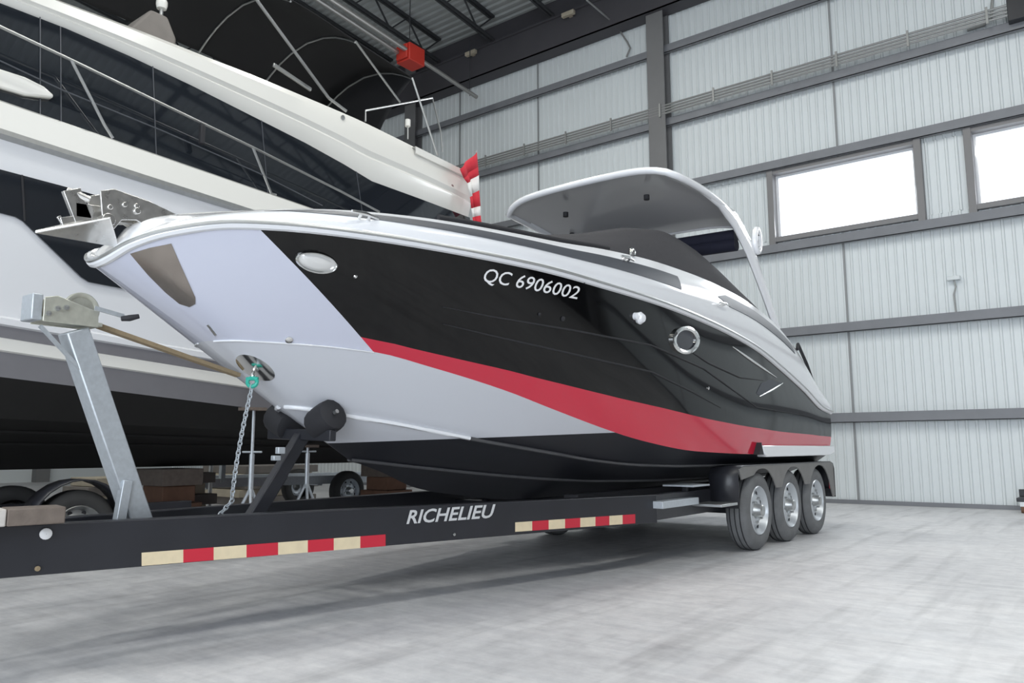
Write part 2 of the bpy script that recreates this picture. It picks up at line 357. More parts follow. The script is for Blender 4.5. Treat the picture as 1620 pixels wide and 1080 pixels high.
# radiant tube heater hung along the roof slope
ht = thing('tube_heater', tuple(at_z(650, 90, 10.0)), 'red radiant tube heater hung from the roof on long pipes', 'heater')
hp = at_z(650, 90, 10.0)
d = Vector((0, 1, -SL)).normalized()
g = MB(); g.cbox((0, 0, 0), (.42, .5, .42)); g.cbox((0, -.28, 0), (.34, .06, .34)); o = g.build('burner_box', HEATR, ht, bevel=.02); o.matrix_parent_inverse = Matrix.Identity(4)
for dx, l0, l1, r_ in ((-.12, -9, -.28, .055), (.12, -9, -.28, .055), (.1, .25, 2.25, .05)):
    o = MB().tube([Vector((dx, 0, 0))+d*l0, Vector((dx, 0, 0))+d*l1], r_, 10).build('heater_tube', TUBEM, ht); o.matrix_parent_inverse = Matrix.Identity(4)
for l in (-6, -3, -.05, 2.1):
    q = d*l; o = MB().tube([q, q+Vector((0, 0, roofz(hp.y+l)-.7-(hp.z+q.z)))], .012, 6).build('hanger_rod', JOISTM, ht); o.matrix_parent_inverse = Matrix.Identity(4)
for p in ((899, 22), (745, 84), (610, 140)):
    q = at_y(p[0], p[1], YW_-.55); g = MB(); g.cbox(q, (.34, .1, .1)); g.cbox(q+Vector((0, .09, 0)), (.1, .1, .06)); 
    g.build('eave_light_fitting', PALE, e_, bevel=.01)
# added fill lamps hung like high bays, unseen, to brighten floor and back wall
def fill_lamp(x, y, watts=235):
    z = roofz(y)-1.3
    t = MB().lathe([(.04, .25), (.10, .24), (.2, .12), (.60, 0), (.59, .002), (.18, .11)], (x, y, z), (0, 0, 1)).build('added_fill_lamp', STEEL, ce)
    MB().tube([(x, y, z+.24), (x, y, z+.68)], .012, 6).build('hanger_rod', JOISTM, t)  # rod of the added fill lamp
    dd = bpy.data.lights.new('fill_glow', 'AREA'); dd.shape = 'DISK'; dd.size = 1.1; dd.energy = watts; dd.color = (1, 1, .95)
    lo = bpy.data.objects.new('fill_glow', dd); COL.objects.link(lo); lo.parent = t; lo.location = (x, y, z-.02)
for x in (-12.5, -4, 4.5):
    for y in (-3.5, 3.0): fill_lamp(x, y)
fill_lamp(-2.5, 6.5, 170); fill_lamp(5, 8.0, 200); fill_lamp(-8.5, 8.0, 200)
# ================================================================== MAIN BOAT
CX = -4.2
def bf(y0, L, bm, p, q, blunt=0):
    return lambda Y: bm*(1-(1-min(max((Y-y0)/L, 0), 1))**p)**q+blunt*math.sqrt(1-(1-min(max((Y-y0)/.10, 0), 1))**2)*(1-min(max((Y-y0)/3, 0), 1))
bS = bf(1.88, 4.2, 1.3, 2, .62, .08); bK = bf(2.5, 5.5, 1.26, 2, .8, .15); bC = bf(3.05, 5.5, 1.1, 2, .85, .09); bT = bf(3.6, 5, .75, 2, .9); bA = bf(1.95, 4.2, 1.2, 2, .62)
zS = pchip([1.88, 1.94, 2.07, 2.33, 2.7, 3.2, 4.1, 5.1, 5.77, 6.67, 7.4, 7.87, 8.43, 9.29, 9.9, 10.3], [1.955, 2.03, 2.10, 2.165, 2.187, 2.193, 2.192, 2.165, 2.145, 2.10, 2.035, 1.97, 1.85, 1.635, 1.455, 1.41])
zK = pchip([2.5, 2.92, 3.3, 3.7, 4.29, 4.73, 5.3, 5.82, 6.44, 6.75, 7.77, 10.3], [1.62, 1.615, 1.595, 1.52, 1.392, 1.277, 1.143, 1.047, .975, .96, .935, .93])
zC = pchip([3.05, 3.41, 3.67, 4.04, 4.27, 4.59, 5, 5.44, 5.96, 6.8, 10.3], [1.265, 1.205, 1.167, 1.105, 1.066, 1.02, .964, .905, .863, .838, .82])
zT = pchip([3.6, 4.14, 4.82, 5.34, 5.84, 7, 10.3], [.93, .866, .796, .753, .723, .70, .69])
zL = pchip([3.66, 3.89, 4.275, 4.7, 5.5, 10.3], [.91, .842, .707, .64, .565, .545])
zA = pchip([1.95, 2.04, 2.12, 2.31, 2.65, 3.0, 3.56, 4.11, 4.56, 5.1, 5.98, 6.69, 7.5, 8.4, 9.37, 10.1, 10.3], [2.04, 2.16, 2.208, 2.269, 2.345, 2.39, 2.43, 2.45, 2.467, 2.51, 2.554, 2.566, 2.538, 2.433, 2.15, 1.72, 1.60])
N1, N2 = 26, 66
def ys(y0, yd, ye=10.25): return [y0+(yd-y0)*(i/N1)**1.7 for i in range(N1)]+[yd+(ye-yd)*i/N2 for i in range(N2+1)]
def cur(b_, z_, Y): return [Vector((CX+b_(y), y, z_(y))) for y in Y]
S_ = cur(bS, zS, ys(1.88, 2.427)); K_ = cur(bK, zK, ys(2.5, 3.31)); C_ = cur(bC, zC, ys(3.05, 3.95)); T_ = cur(bT, zT, ys(3.6, 4.5)); L_ = cur(lambda y: 0, zL, ys(3.66, 4.7))
NC = len(S_)
def top(i, v):      # topside point: v 0 at sheer, 1 at knuckle
    p = S_[i].lerp(K_[i], v); p.x += .02*math.sin(math.pi*v)*min(1, i/10); return p
RP = [(551, 528), (639, 547), (708, 564), (790, 582), (891, 607), (980, 629), (1069, 649), (1120, 662), (1176, 673), (1231, 682), (1312, 690), (1400, 697)]
rx, ry = zip(*RP); vR = []
for i in range(NC):
    best = .84
    for k in range(1, 200):
        x, y = proj(top(i, k/200))
        if y > np.interp(x, rx, ry): best = k/200; break
    vR.append(best)
vR = [vR[N1]]*N1+vR[N1:]
vR = [float(np.mean(vR[max(N1, i-2):i+3])) if i > N1+1 else vR[i] for i in range(NC)]
boat = thing('motor_boat', (CX, 6, .55), 'black and white motor boat with red side stripe on the trailer', 'boat')
def mir(p): return Vector((2*CX-p.x, p.y, p.z))
def shell(cols, rows_at, name, M, ang=40):
    g = MB(); P = [rows_at(i) for i in cols]
    g.loft(P, flip=True); g.loft([[mir(p) for p in r_] for r_ in P]); return g
def rS(i): return [top(i, vR[i]*j/9) for j in range(10)]
def rR(i): return [top(i, vR[i]+(1-vR[i])*j/4) for j in range(5)]
def rB(i):
    o = [K_[i].lerp(C_[i], j/5) for j in range(6)]; o += [C_[i].lerp(T_[i], j/4) for j in range(1, 5)]; o += [T_[i].lerp(L_[i], j/3) for j in range(1, 4)]
    return o
g = shell(range(NC), rB, '', None)
ring = [r_ for r_ in rB(NC-1)]; ringm = [mir(p) for p in ring]
sr = rS(NC-1)+rR(NC-1)[1:]
loop = sr+ring[1:]+ringm[::-1][1:]+[mir(p) for p in sr][::-1][1:]
g.add(loop, [tuple(range(len(loop)))])
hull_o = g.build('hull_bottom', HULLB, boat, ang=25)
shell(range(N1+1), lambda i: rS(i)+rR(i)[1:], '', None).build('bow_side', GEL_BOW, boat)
shell(range(N1, NC), rS, '', None).build('black_side_panel', GEL_B, boat)
shell(range(N1, NC), rR, '', None).build('red_stripe', GEL_R, boat)
# bvh of the port side for fittings
V = []; Fc = []
P = [rS(i)+rR(i)[1:]+rB(i)[1:] for i in range(NC)]; n = len(P[0])
for r_ in P: V += r_
for i in range(NC-1):
    for k in range(n-1): Fc.append((i*n+k, i*n+k+1, (i+1)*n+k+1, (i+1)*n+k))
BV = BVHTree.FromPolygons([tuple(v) for v in V], Fc)
def on(x, y, off=0, bv=None):
    d = ray(x, y).normalized(); h, nn, _, _ = (bv or BV).ray_cast(CAM, d)
    if h is None:           # just off the silhouette: nearest surface point
        B = bv or BV; best = min((B.find_nearest(CAM+d*(2+.05*k)) for k in range(180)), key=lambda r_: r_[3]); h, nn = best[0], best[1]
    if nn.dot(d) > 0: nn = -nn
    return h+nn*off, nn
def patch(name, poly, M, parent, off=.004, lift=0, rings=4, bv=None, thick=.004):
    cx = sum(p[0] for p in poly)/len(poly); cy = sum(p[1] for p in poly)/len(poly); rows = []
    for k in range(rings+1):
        t = k/rings; row = []
        for p in poly:
            q, nn = on(lerp(cx, p[0], max(t, .001)), lerp(cy, p[1], max(t, .001)), off+lift*math.sqrt(max(0, 1-t*t)), bv); row.append(q)
        rows.append(row)
    edge = []
    for p in poly: q, nn = on(p[0], p[1], -.01, bv); edge.append(q)
    rows.append(edge); g = MB(); g.loft(rows, True, flip=False); return g.build(name, M, parent, ang=50)
def ell(cx, cy, a, b_, rot=0, n=20):
    c, s = math.cos(R(rot)), math.sin(R(rot)); return [(cx+a*math.cos(t)*c-b_*math.sin(t)*s, cy+a*math.cos(t)*s+b_*math.sin(t)*c) for t in (2*math.pi*k/n for k in range(n))]
def dens(poly, k=5):
    o = []
    for i, p in enumerate(poly):
        q = poly[(i+1) % len(poly)]; o += [(lerp(p[0], q[0], j/k), lerp(p[1], q[1], j/k)) for j in range(k)]
    return o
def ringed(name, x, y, a, b_, rot, parent, Mring, Mface, w=.22, dome=.0):
    g = MB(); rows = []
    for s_, of in ((1.0, -.004), (1.0, .02), (1-w*.5, .028), (1-w, .018), (1-w, .004)):
        rows.append([on(px, py, of)[0] for px, py in ell(x, y, a*s_, b_*s_, rot, 28)])
    g.loft(rows, True); o = g.build(name, Mring, parent)
    patch('lens', ell(x, y, a*(1-w)+.3, b_*(1-w)+.3, rot), Mface, o, .006, dome); return o
# rub rail, gunwale cap, side windows
def off_curve(Cv, dx, dz): 
    o = []
    for i, p in enumerate(Cv):
        a = Cv[max(0, i-1)]; c = Cv[min(len(Cv)-1, i+1)]; t = (c-a).normalized(); nn = Vector((t.y, -t.x, 0)).normalized() if i else Vector((0, -1, 0)); o.append(p+nn*dx+Vector((0, 0, dz)))
    return o
def both(path): 
    return [mir(p) for p in path[:0:-1]]+path
MB().tube(both(off_curve(S_, .004, .022)), .03, 10).build('rub_rail', GEL_W, boat)
MB().tube(both(off_curve(S_, .030, .026)), .011, 8).build('rub_rail_insert', STEEL, boat)
YA = ys(1.95, 2.50); A_ = cur(bA, zA, YA)
def cap(i, t):
    p = S_[i].lerp(A_[i], t); nn = .045*math.sin(math.pi*t)*min(1, i/8); p.x += nn; p.z += .01*math.sin(math.pi*t); p.z += .03*(1-t); return p
NR = 12
def rcap(i): return [cap(i, j/NR) for j in range(NR+1)]
def rdeck(i):
    a = cap(i, 1); return [a, a+Vector((-.25*(a.x-CX), 0, .02)), a+Vector((-.6*(a.x-CX), 0, .05)), Vector((CX, a.y, a.z+.06))]
g = MB(); P = [rcap(i) for i in range(NC)]; g.loft(P); g.loft([[mir(p) for p in r_] for r_ in P], flip=True)
cap_o = g.build('gunwale', GEL_W, boat)
V = [p for r_ in P for p in r_]; n = NR+1
BVC = BVHTree.FromPolygons([tuple(v) for v in V], [(i*n+k, i*n+k+1, (i+1)*n+k+1, (i+1)*n+k) for i in range(NC-1) for k in range(n-1)])
g = MB(); P = [rdeck(i) for i in range(NC)]; g.loft(P); g.loft([[mir(p) for p in r_] for r_ in P], flip=True); g.build('deck', GEL_W, boat)
lo_f = pchip([2.4, 3.4, 5, 6.3, 7, 9.2], [.66, .50, .44, .42, .50, .62]); hi_f = pchip([2.4, 2.7, 3.4, 5, 6.3, 7, 9.2], [.74, .84, .80, .75, .74, .78, .86])
def strip(name, y0, y1, M, lof, hif, off, slant=0):
    for s in (0, 1):
        g = MB(); rows = []
        for i in range(NC):
            if y0 <= A_[i].y <= y1:
                a, c = lof(A_[i].y), hif(A_[i].y); e = min(1, (A_[i].y-y0)/.25); md = (a+c)/2; a, c = lerp(md, a, e), lerp(md, c, e)
                row = [cap(i, lerp(a, c, k/5))+Vector((off, 0, 0)) for k in range(6)]; row = [cap(i, a)]+row+[cap(i, c)]
                rows.append([mir(p) for p in row] if s else row)
        g.loft(rows, flip=bool(s)); g.build(name, M, boat)
strip('side_stripe', 2.50, 6.25, GREY_ST, lo_f, hi_f, .006)
strip('side_stripe', 6.95, 9.15, GREY_ST, lo_f, hi_f, .006)
# windscreen gasket along the cap, then the charcoal cover
for s in (0, 1):
    pth = [cap(i, 1)+Vector((-.03, 0, .025)) for i in range(NC) if 3.55 <= A_[i].y <= 5.3]
    MB().tube([mir(p) for p in pth] if s else pth, .018, 8).build('windscreen_gasket', BLKRUB, boat)
crz = pchip([4.3, 5.4, 6.2, 6.7, 7.3, 7.9, 8.4, 8.85], [2.50, 2.74, 2.96, 3.03, 2.99, 2.84, 2.66, 2.44])
rows = []
for k in range(40):
    y = 4.3+4.55*k/39; a = Vector((CX+bA(y)-.04, y, zA(y)+.01)); c = Vector((CX+bA(y)-.30, y, max(crz(y), a.z+.03))); half = [a.lerp(c, t)+Vector((.05*math.sin(math.pi*t), 0, 0)) for t in (0, .35, .7, .92)]+[c, c+Vector((-.12, 0, .03)), Vector((CX+.4, y, c.z+.05))]
    rows.append(half+[Vector((CX, y, half[4].z+.06))]+[mir(p) for p in half[::-1]])
MB().loft(rows, flip=True).build('cockpit_cover', CANVAS, boat, ang=60)
# hardtop
ht_rows_up = []; ht_rows_dn = []
for k in range(15):
    t = k/14; y = 6.55+1.75*t; rowu = []; rowd = []
    for j in range(25):
        s_ = -1+2*j/24; hw = 1.02+.05*math.sin(math.pi*t)
        yy = y+(.14*abs(s_)**5)*(1-t)
        z = 3.655-.03*s_*s_-.07*abs(s_)**8-.16*t*t
        x = CX+hw*s_
        ed = max(abs(s_)**8, (1-t)**10*.9, t**10*.5)
        rowu.append((x, yy, z+.075-.05*ed)); rowd.append((x*.995+CX*.005, yy+.01, z-.005+.012*ed))
    ht_rows_up.append(rowu); ht_rows_dn.append(rowd)
hard = MB(); hard.loft(ht_rows_up)
border = lambda rws: rws[0]+[r_[-1] for r_ in rws[1:-1]]+rws[-1][::-1]+[r_[0] for r_ in rws[-2:0:-1]]
hard.loft([border(ht_rows_dn), border(ht_rows_up)], True, flip=False)
h_o = hard.build('hardtop', GEL_W, boat, ang=50)
MB().loft(ht_rows_dn, flip=True).build('hardtop_liner', TOPUNDER, h_o, ang=50)
rim = [Vector(p) for p in border([[Vector(a).lerp(Vector(c), .5) for a, c in zip(ru, rd)] for ru, rd in zip(ht_rows_up, ht_rows_dn)])]
MB().tube(rim, .036, 8, closed=True).build('hardtop_edge', GEL_W, h_o, ang=60)
for s in (0, 1):
    leg = [(CX+1.04, 7.1, 3.57), (CX+1.06, 7.6, 3.52), (CX+1.065, 7.98, 3.42), (CX+1.07, 8.33, 3.20), (CX+1.08, 8.55, 2.95), (CX+1.10, 8.75, 2.68), (CX+1.12, 8.95, 2.38), (CX+1.12, 9.08, 2.18)]
    g = MB(); rows = []
    wd = (.05, .10, .20, .23, .20, .17, .145, .12)
    for i, p in enumerate(leg):
        p = Vector(p); a = Vector(leg[max(0, i-1)]); c = Vector(leg[min(7, i+1)]); t = (c-a).normalized(); nrm = t.cross(Vector((1, 0, 0))).normalized()
        rows.append([p+Vector((1, 0, 0))*math.cos(q)*.035+nrm*math.sin(q)*wd[i]/2 for q in (2*math.pi*j/12 for j in range(12))])
    if s: rows = [[mir(p) for p in r_] for r_ in rows]
    g.loft(rows, True, flip=not s); g.build('hardtop_leg', GEL_W, boat, ang=60)
for x in (CX+1.13, CX-1.13):
    g = MB(); g.tube([Vector((x-.02, 8.50+.07*math.cos(t), 3.30+.13*math.sin(t))) for t in (2*math.pi*k/16 for k in range(16))], .035, 8, closed=True); g.lathe([(.001, 0), (.07, 0), (.07, .02)], (x-.02, 8.50, 3.30), (1, 0, 0), 12, 1)
    g.build('tower_light', [GEL_W, GREY_ST], boat, ang=60)
g = MB(); 
for z in (3.34, 3.24): g.tube([(CX-.98, 8.22, z-.02), (CX, 8.22, z), (CX+.98, 8.22, z-.02)], .075, 10)
g.build('rolled_sunshade', NAVY, boat, ang=60)
for p in ((895, 340), (1023, 313), (905, 372)):
    q = at_z(p[0], p[1], 3.53); MB().lathe([(.001, -.02), (.03, -.02), (.03, .03)], q, (0, 0, 1), 12).build('ceiling_speaker', BLKRUB, boat)
# aft corner rail, cleats
g = MB(); g.tube([on(1262, 552, .01, BVC)[0] if on(1262, 552, .01, BVC)[0] else Vector((-3.02, 9.2, 2.2)), Vector((-3.0, 9.45, 2.22)), Vector((-3.0, 9.75, 2.0)), Vector((-3.0, 9.95, 1.80))], .02, 7); g.build('stern_rail', BLKRUB, boat)
for x, y in ((575, 347), (988, 413), (1140, 482)):
    q, nn = on(x, y, .0, BVC)
    if q:
        g = MB(); t = Vector((0, 1, 0)); g.tube([q+nn*.035-t*.10, q+nn*.045, q+nn*.035+t*.10], [.008, .013, .008], 7); g.tube([q-t*.035, q-t*.03+nn*.04], .011, 7); g.tube([q+t*.035, q+t*.03+nn*.04], .011, 7); g.build('cleat', CHROME, boat, ang=60)
q, nn = on(1000, 402, 0, BVC)
if q: MB().lathe([(.03, 0), (.03, .03), (.015, .06), (.001, .065)], q, (0, 0, 1), 10).build('deck_light', CHROME, boat)
# hull side fittings
ringed('portlight', 1082.5, 538, 21.5, 22, 0, boat, CHROME, DARKGL, .28)
ringed('docking_light', 500, 413.5, 34, 16.5, 12, boat, CHROME, LAMPG, .12, .02)
g = MB(); q, nn = on(1010, 503); g.lathe([(.045, 0), (.05, .02), (.03, .05), (.001, .055)], q, nn, 16); q, nn = on(1004, 500); g.lathe([(.03, 0), (.03, .03), (.001, .04)], q, nn, 12); g.build('vent_fitting', GEL_W, boat)
for x, y, r_ in ((457, 537, .022), (562, 437, .012), (1120, 614, .014), (853, 497, .012), (890, 504, .018), (928, 424, .01)):
    q, nn = on(x, y); MB().lathe([(r_, 0), (r_, .008), (r_*.5, .014), (.001, .014)], q, nn, 12).build('thru_hull_fitting', CHROME if r_ > .011 and x not in (853, 890) else BLKRUB, boat)
def ribbon(name, pts, w, M, off=.012):
    g = MB(); path = []
    for i in range(len(pts)-1):
        for k in range(6): path.append((lerp(pts[i][0], pts[i+1][0], k/6), lerp(pts[i][1], pts[i+1][1], k/6)))
    path.append(pts[-1]); P = [on(x, y, off)[0] for x, y in path]; P = [p for p in P if p]
    n_ = len(P); return g.tube(P, [w*max(.25, math.sin(math.pi*(.08+.84*i/(n_-1)))) for i in range(n_)], 7).build(name, M, boat, ang=60)
ribbon('chrome_vent_trim', [(1158, 548), (1190, 571), (1228, 597)], .014, CHROME, .004)
ribbon('chrome_scoop_trim', [(1201, 627), (1222, 616), (1238, 606)], .011, CHROME, .004)
patch('side_scoop', dens([(1196, 622), (1204, 606), (1218, 600), (1236, 606), (1222, 617), (1204, 628)], 3), GREY_ST, boat, .003)
ribbon('body_line', [(1084, 480+70), (1120, 574), (1170, 597), (1208, 602)], .008, BLKRUB, .002)
ribbon('body_line', [(700, 512), (780, 531), (1030, 588), (1097, 621), (1140, 645)], .008, BLKRUB, .002)
ribbon('body_line', [(700, 485), (780, 501), (905, 522), (1030, 546), (1113, 583), (1197, 644), (1285, 659)], .008, BLKRUB, .002)
patch('anchor_scuff_plate', dens([(206, 401), (236, 392), (271, 385), (284, 415), (299, 448), (309, 470), (309, 480), (300, 485), (284, 480), (262, 462), (234, 434)], 4), SCUFFM, boat, .004)
patch('bow_slot', dens([(327, 514), (330, 513), (343, 529), (340, 531)], 4), STEEL, boat, .003, rings=2)
# spray rails: brighter white and lighter grey paint in the edge highlights
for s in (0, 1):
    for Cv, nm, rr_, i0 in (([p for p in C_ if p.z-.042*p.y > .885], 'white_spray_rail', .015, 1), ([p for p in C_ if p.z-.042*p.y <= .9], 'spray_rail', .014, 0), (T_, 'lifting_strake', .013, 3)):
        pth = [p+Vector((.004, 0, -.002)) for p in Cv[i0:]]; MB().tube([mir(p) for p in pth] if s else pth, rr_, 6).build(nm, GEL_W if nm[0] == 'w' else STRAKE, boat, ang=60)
pth = [p+Vector((.002, 0, -.004)) for p in K_[2:N1+1]]
for s in (0, 1): MB().tube([mir(p) for p in pth] if s else pth, .005, 6).build('knuckle_line', GEL_W, boat, ang=60)
for s in (1, -1):
    g = MB(); X = CX+s*1.28; g.prism([(7.80, 1.02), (7.83, .955), (7.90, .905), (10.05, .905), (10.25, .93), (10.25, 1.02)], (0, 1, 0), (0, 0, 1), (X-.05, 0, 0), .10); g.build('stern_trim', GEL_W, boat, bevel=.01)
    MB().prism([(7.72, .93), (7.79, 1.05), (7.84, .93)], (0, 1, 0), (0, 0, 1), (X-.05, 0, 0), .09).build('trim_notch', BLKRUB, boat)
g = MB(); g.box((CX-1.15, 10.2, .95), (CX+1.15, 10.75, 1.05)); g.build('swim_platform', GEL_W, boat, bevel=.02)
# text placed on a surface: text box -> pixel quad -> surface
def text_mesh(txt, shear, bold):
    cu = bpy.data.curves.new('lettering', 'FONT'); cu.body = txt; cu.shear = shear; cu.offset = bold; cu.resolution_u = 3; cu.fill_mode = 'FRONT'
    o = bpy.data.objects.new('lettering', cu); COL.objects.link(o); bpy.context.view_layer.update()
    me = bpy.data.meshes.new_from_object(o.evaluated_get(bpy.context.evaluated_depsgraph_get()))
    vs = [v.co.copy() for v in me.vertices]; fs = [tuple(p.vertices) for p in me.polygons]; bpy.data.objects.remove(o); bpy.data.meshes.remove(me)
    x0 = min(v.x for v in vs); x1 = max(v.x for v in vs); y0 = min(v.y for v in vs); y1 = max(v.y for v in vs)
    return [((v.x-x0)/(x1-x0), (v.y-y0)/(y1-y0)) for v in vs], fs
def lettering(name, txt, mp, M, parent, shear=.25, bold=.012):
    uv, fs = text_mesh(txt, shear, bold); g = MB(); g.add([mp(u, v) for u, v in uv], fs); return g.build(name, M, parent)
def qc(u, v):
    x = lerp(765, 917, u); yt = 423+.5*(x-765)*.28+((x-765)/152)**1.3*9; h = lerp(27, 25, u); q, nn = on(x, yt+h*(1-v), .003); return q
lettering('registration_lettering', 'QC 6906002', qc, LETW, boat, .42, .004)
# anchor and roller on the bow
an = MB(); 
def ax(x, y, dx=0): p = at_x(x, y, CX); return Vector((CX+dx, p.y, p.z))
for s in (1, -1):
    an.prism([(ax(*p).y, ax(*p).z) for p in ((148, 306), (170, 303), (225, 322), (275, 346), (262, 362), (226, 365), (205, 352), (182, 352), (170, 366), (152, 358))], (0, 1, 0), (0, 0, 1), (CX+s*.07-.006, 0, 0), .012)
an.tube([ax(160, 352, -.09), ax(160, 352, .09)], .035, 12); an.tube([ax(205, 338, -.09), ax(205, 338, .09)], .018, 10)
for p in ((163, 332), (186, 328), (205, 330)): an.tube([ax(*p, .085), ax(*p, -.085)], .014, 10)
an.build('bow_roller', SATIN, boat, bevel=.003)
an = MB()
an.bar(ax(118, 332), ax(230, 348), .03, .075, (0, 0, 1)); an.bar(ax(112, 300), ax(132, 352), .03, .09, (0, 1, 0)); an.tube([ax(108, 300, -.02), ax(124, 308, 0), ax(140, 318, .02)], .02, 8)
tip = ax(56, 364); heel = ax(188, 388); mid = ax(118, 350)
for s in (1, -1):
    w1 = ax(150, 352, s*.17); an.add([tip, mid, w1, heel, tip+Vector((0, 0, -.015)), heel+Vector((0, 0, -.012)), w1+Vector((0, 0, -.012))], [(0, 1, 2), (1, 3, 2), (4, 6, 5), (0, 2, 6, 4), (2, 3, 5, 6)])
an.bar(ax(96, 352), ax(140, 346), .025, .05); an.bar(ax(92, 342), ax(108, 366), .014, .02)
an.build('anchor', SATIN, boat, ang=30, bevel=.003)
# bow eye recess, green shackle
g = MB(); q = ax(405, 580); 
q1, n1 = on(408, 582)
if q1 is None: q1, n1 = Vector((-4.15, 2.85, 1.5)), Vector((.7, -.7, 0))
patch('bow_eye_plate', [p for p in ell(404, 581, 34, 15, 28, 24)], CHROME, boat, .003)
eye = on(404, 586, .0)[0] or q1
nrm = on(404, 586)[1] or n1
MB().tube([eye+nrm*.05*math.sin(t)+Vector((0, 0, .03*math.cos(t))) for t in (math.pi*k/10 for k in range(11))], .009, 8).build('bow_eye', CHROME, boat)
g = MB(); c = eye+nrm*.05+Vector((.0, 0, -.03)); g.tube([c+Vector((.026*math.cos(t), .015*math.cos(t), .026*math.sin(t))) for t in (2*math.pi*k/14 for k in range(14))], .012, 8, closed=True); g.tube([c+Vector((.032, .018, .02)), c-Vector((.032, .018, -.02))], .011, 8)
tag(g.build('green_shackle', GREENP), 'green painted shackle hooked in the bow eye of the black boat', 'shackle')
SHK = c
# ================================================================== TRAILER
tr_ = thing('boat_trailer', (CX, 6, 0), 'black triple axle boat trailer with red and white reflective tape', 'trailer')
TY = (7.78, 8.705, 9.63); TR = .385
pA = Vector((-4.165, .87, .665)); pB = Vector((-3.15, 6.05, .612))     # top outer edge of the tongue beam
dirb = (pB-pA).normalized(); nb = Vector((dirb.y, -dirb.x, 0)).normalized()
HB = .232
def beam(g, a, c, w=.09, h=HB):
    a = Vector(a); c = Vector(c); nn = Vector(((c-a).y, -(c-a).x, 0)).normalized()
    vs = [a, c, c-nn*w, a-nn*w]; vs = vs+[v-Vector((0, 0, h)) for v in vs]
    return g.add(vs, [(3, 2, 1, 0), (4, 5, 6, 7), (0, 1, 5, 4), (1, 2, 6, 5), (2, 3, 7, 6), (3, 0, 4, 7)])
beam(MB(), pA, pB).build('tongue_beam', BLKPNT, tr_, bevel=.006)
ma, mc = mir(pA), mir(pB); g = MB(); beam(g, mc, ma); g.build('tongue_beam', BLKPNT, tr_, bevel=.006)
for s in (1, -1):
    X = CX+s*.99; MB().box((X-.05, 6.0, .40), (X+.05, 10.3, .61)).build('frame_rail', BLKPNT, tr_, bevel=.005)
    MB().box((CX+s*.55-.07, 5.5, .55), (CX+s*.55+.07, 10.1, .625)).build('carpeted_bunk', BLKRUB, tr_, bevel=.01)
    for y in (5.75, 7.25, 9.15): MB().box((CX+s*.55-.03, y-.03, .50), (CX+s*.55+.03, y+.03, .56)).build('bunk_bracket', BLKPNT, tr_)
for y in (2.22, 3.9, 5.75, 7.25, 9.15, 10.2):
    w = .94 if y > 5.6 else abs((pA+dirb*((y-pA.y)/dirb.y)).x-CX)-.06
    zc = .43 if y > 5 else .45
    MB().box((CX-w, y-.05, zc), (CX+w, y+.05, zc+.09)).build('crossmember', BLKPNT, tr_, bevel=.004)
MB().bar((CX, -.4, .575), (CX, 3.1, .545), .12, .12).build('tongue_spine', BLKPNT, tr_, bevel=.006)
for y in TY: MB().tube([(CX-1.05, y, TR), (CX+1.05, y, TR)], .045, 10).build('axle', BLKPNT, tr_)
def wheel(name, c, s, r, w, Mt, Mr, parent):
    c = Vector(c); X = Vector((s, 0, 0))
    prof = [(r*.60, w/2-.015), (r*.64, w/2), (r*.80, w/2+.006), (r*.93, w/2-.008), (r*.985, w/2-.035), (r, w/4), (r, 0), (r, -w/4), (r*.985, -w/2+.035), (r*.93, -w/2+.008), (r*.8, -w/2-.006), (r*.64, -w/2), (r*.6, -w/2+.015)]
    wh = MB().lathe(prof, c, X, 40, flip=False).build(name, Mt, parent, ang=50)
    # tread grooves
    g = MB()
    for h in (-.05, 0, .05): g.lathe([(r*1.002, h-.006), (r*1.004, h), (r*1.002, h+.006)], c, X, 40)
    g.build('tread_groove', BLKRUB, wh)['kind'] = 'stuff'
    g = MB(); g.lathe([(r*.62, w/2-.005), (r*.60, w/2+.004), (r*.575, w/2-.012), (r*.54, w/2-.05), (r*.50, w/2-.075), (r*.40, w/2-.045), (r*.30, w/2-.03), (r*.22, w/2-.035), (r*.2, w/2-.05)], c, X, 40); g.build('rim', Mr, wh, ang=45)
    g = MB(); g.lathe([(r*.2, w/2-.05), (r*.16, w/2-.01), (r*.15, w/2+.03), (r*.12, w/2+.04), (.001, w/2+.042)], c, X, 16); g.build('hub', STEEL, wh)
    g = MB()
    for k in range(6):
        a = 2*math.pi*k/6+.3; g.lathe([(.012, w/2-.03), (.012, w/2-.005), (.001, w/2-.003)], c+Vector((0, math.cos(a), math.sin(a)))*r*.30, X, 8)
    g.build('lug_nuts', STEEL, wh)['kind'] = 'stuff'
    g = MB()
    for k in range(8):
        a = 2*math.pi*(k+.5)/8; g.lathe([(r*.062, w/2-.052), (.001, w/2-.050)], c+Vector((0, math.cos(a), math.sin(a)))*r*.445, X, 10)
    g.build('vent_holes', BLKRUB, wh)['kind'] = 'stuff'
    return wh
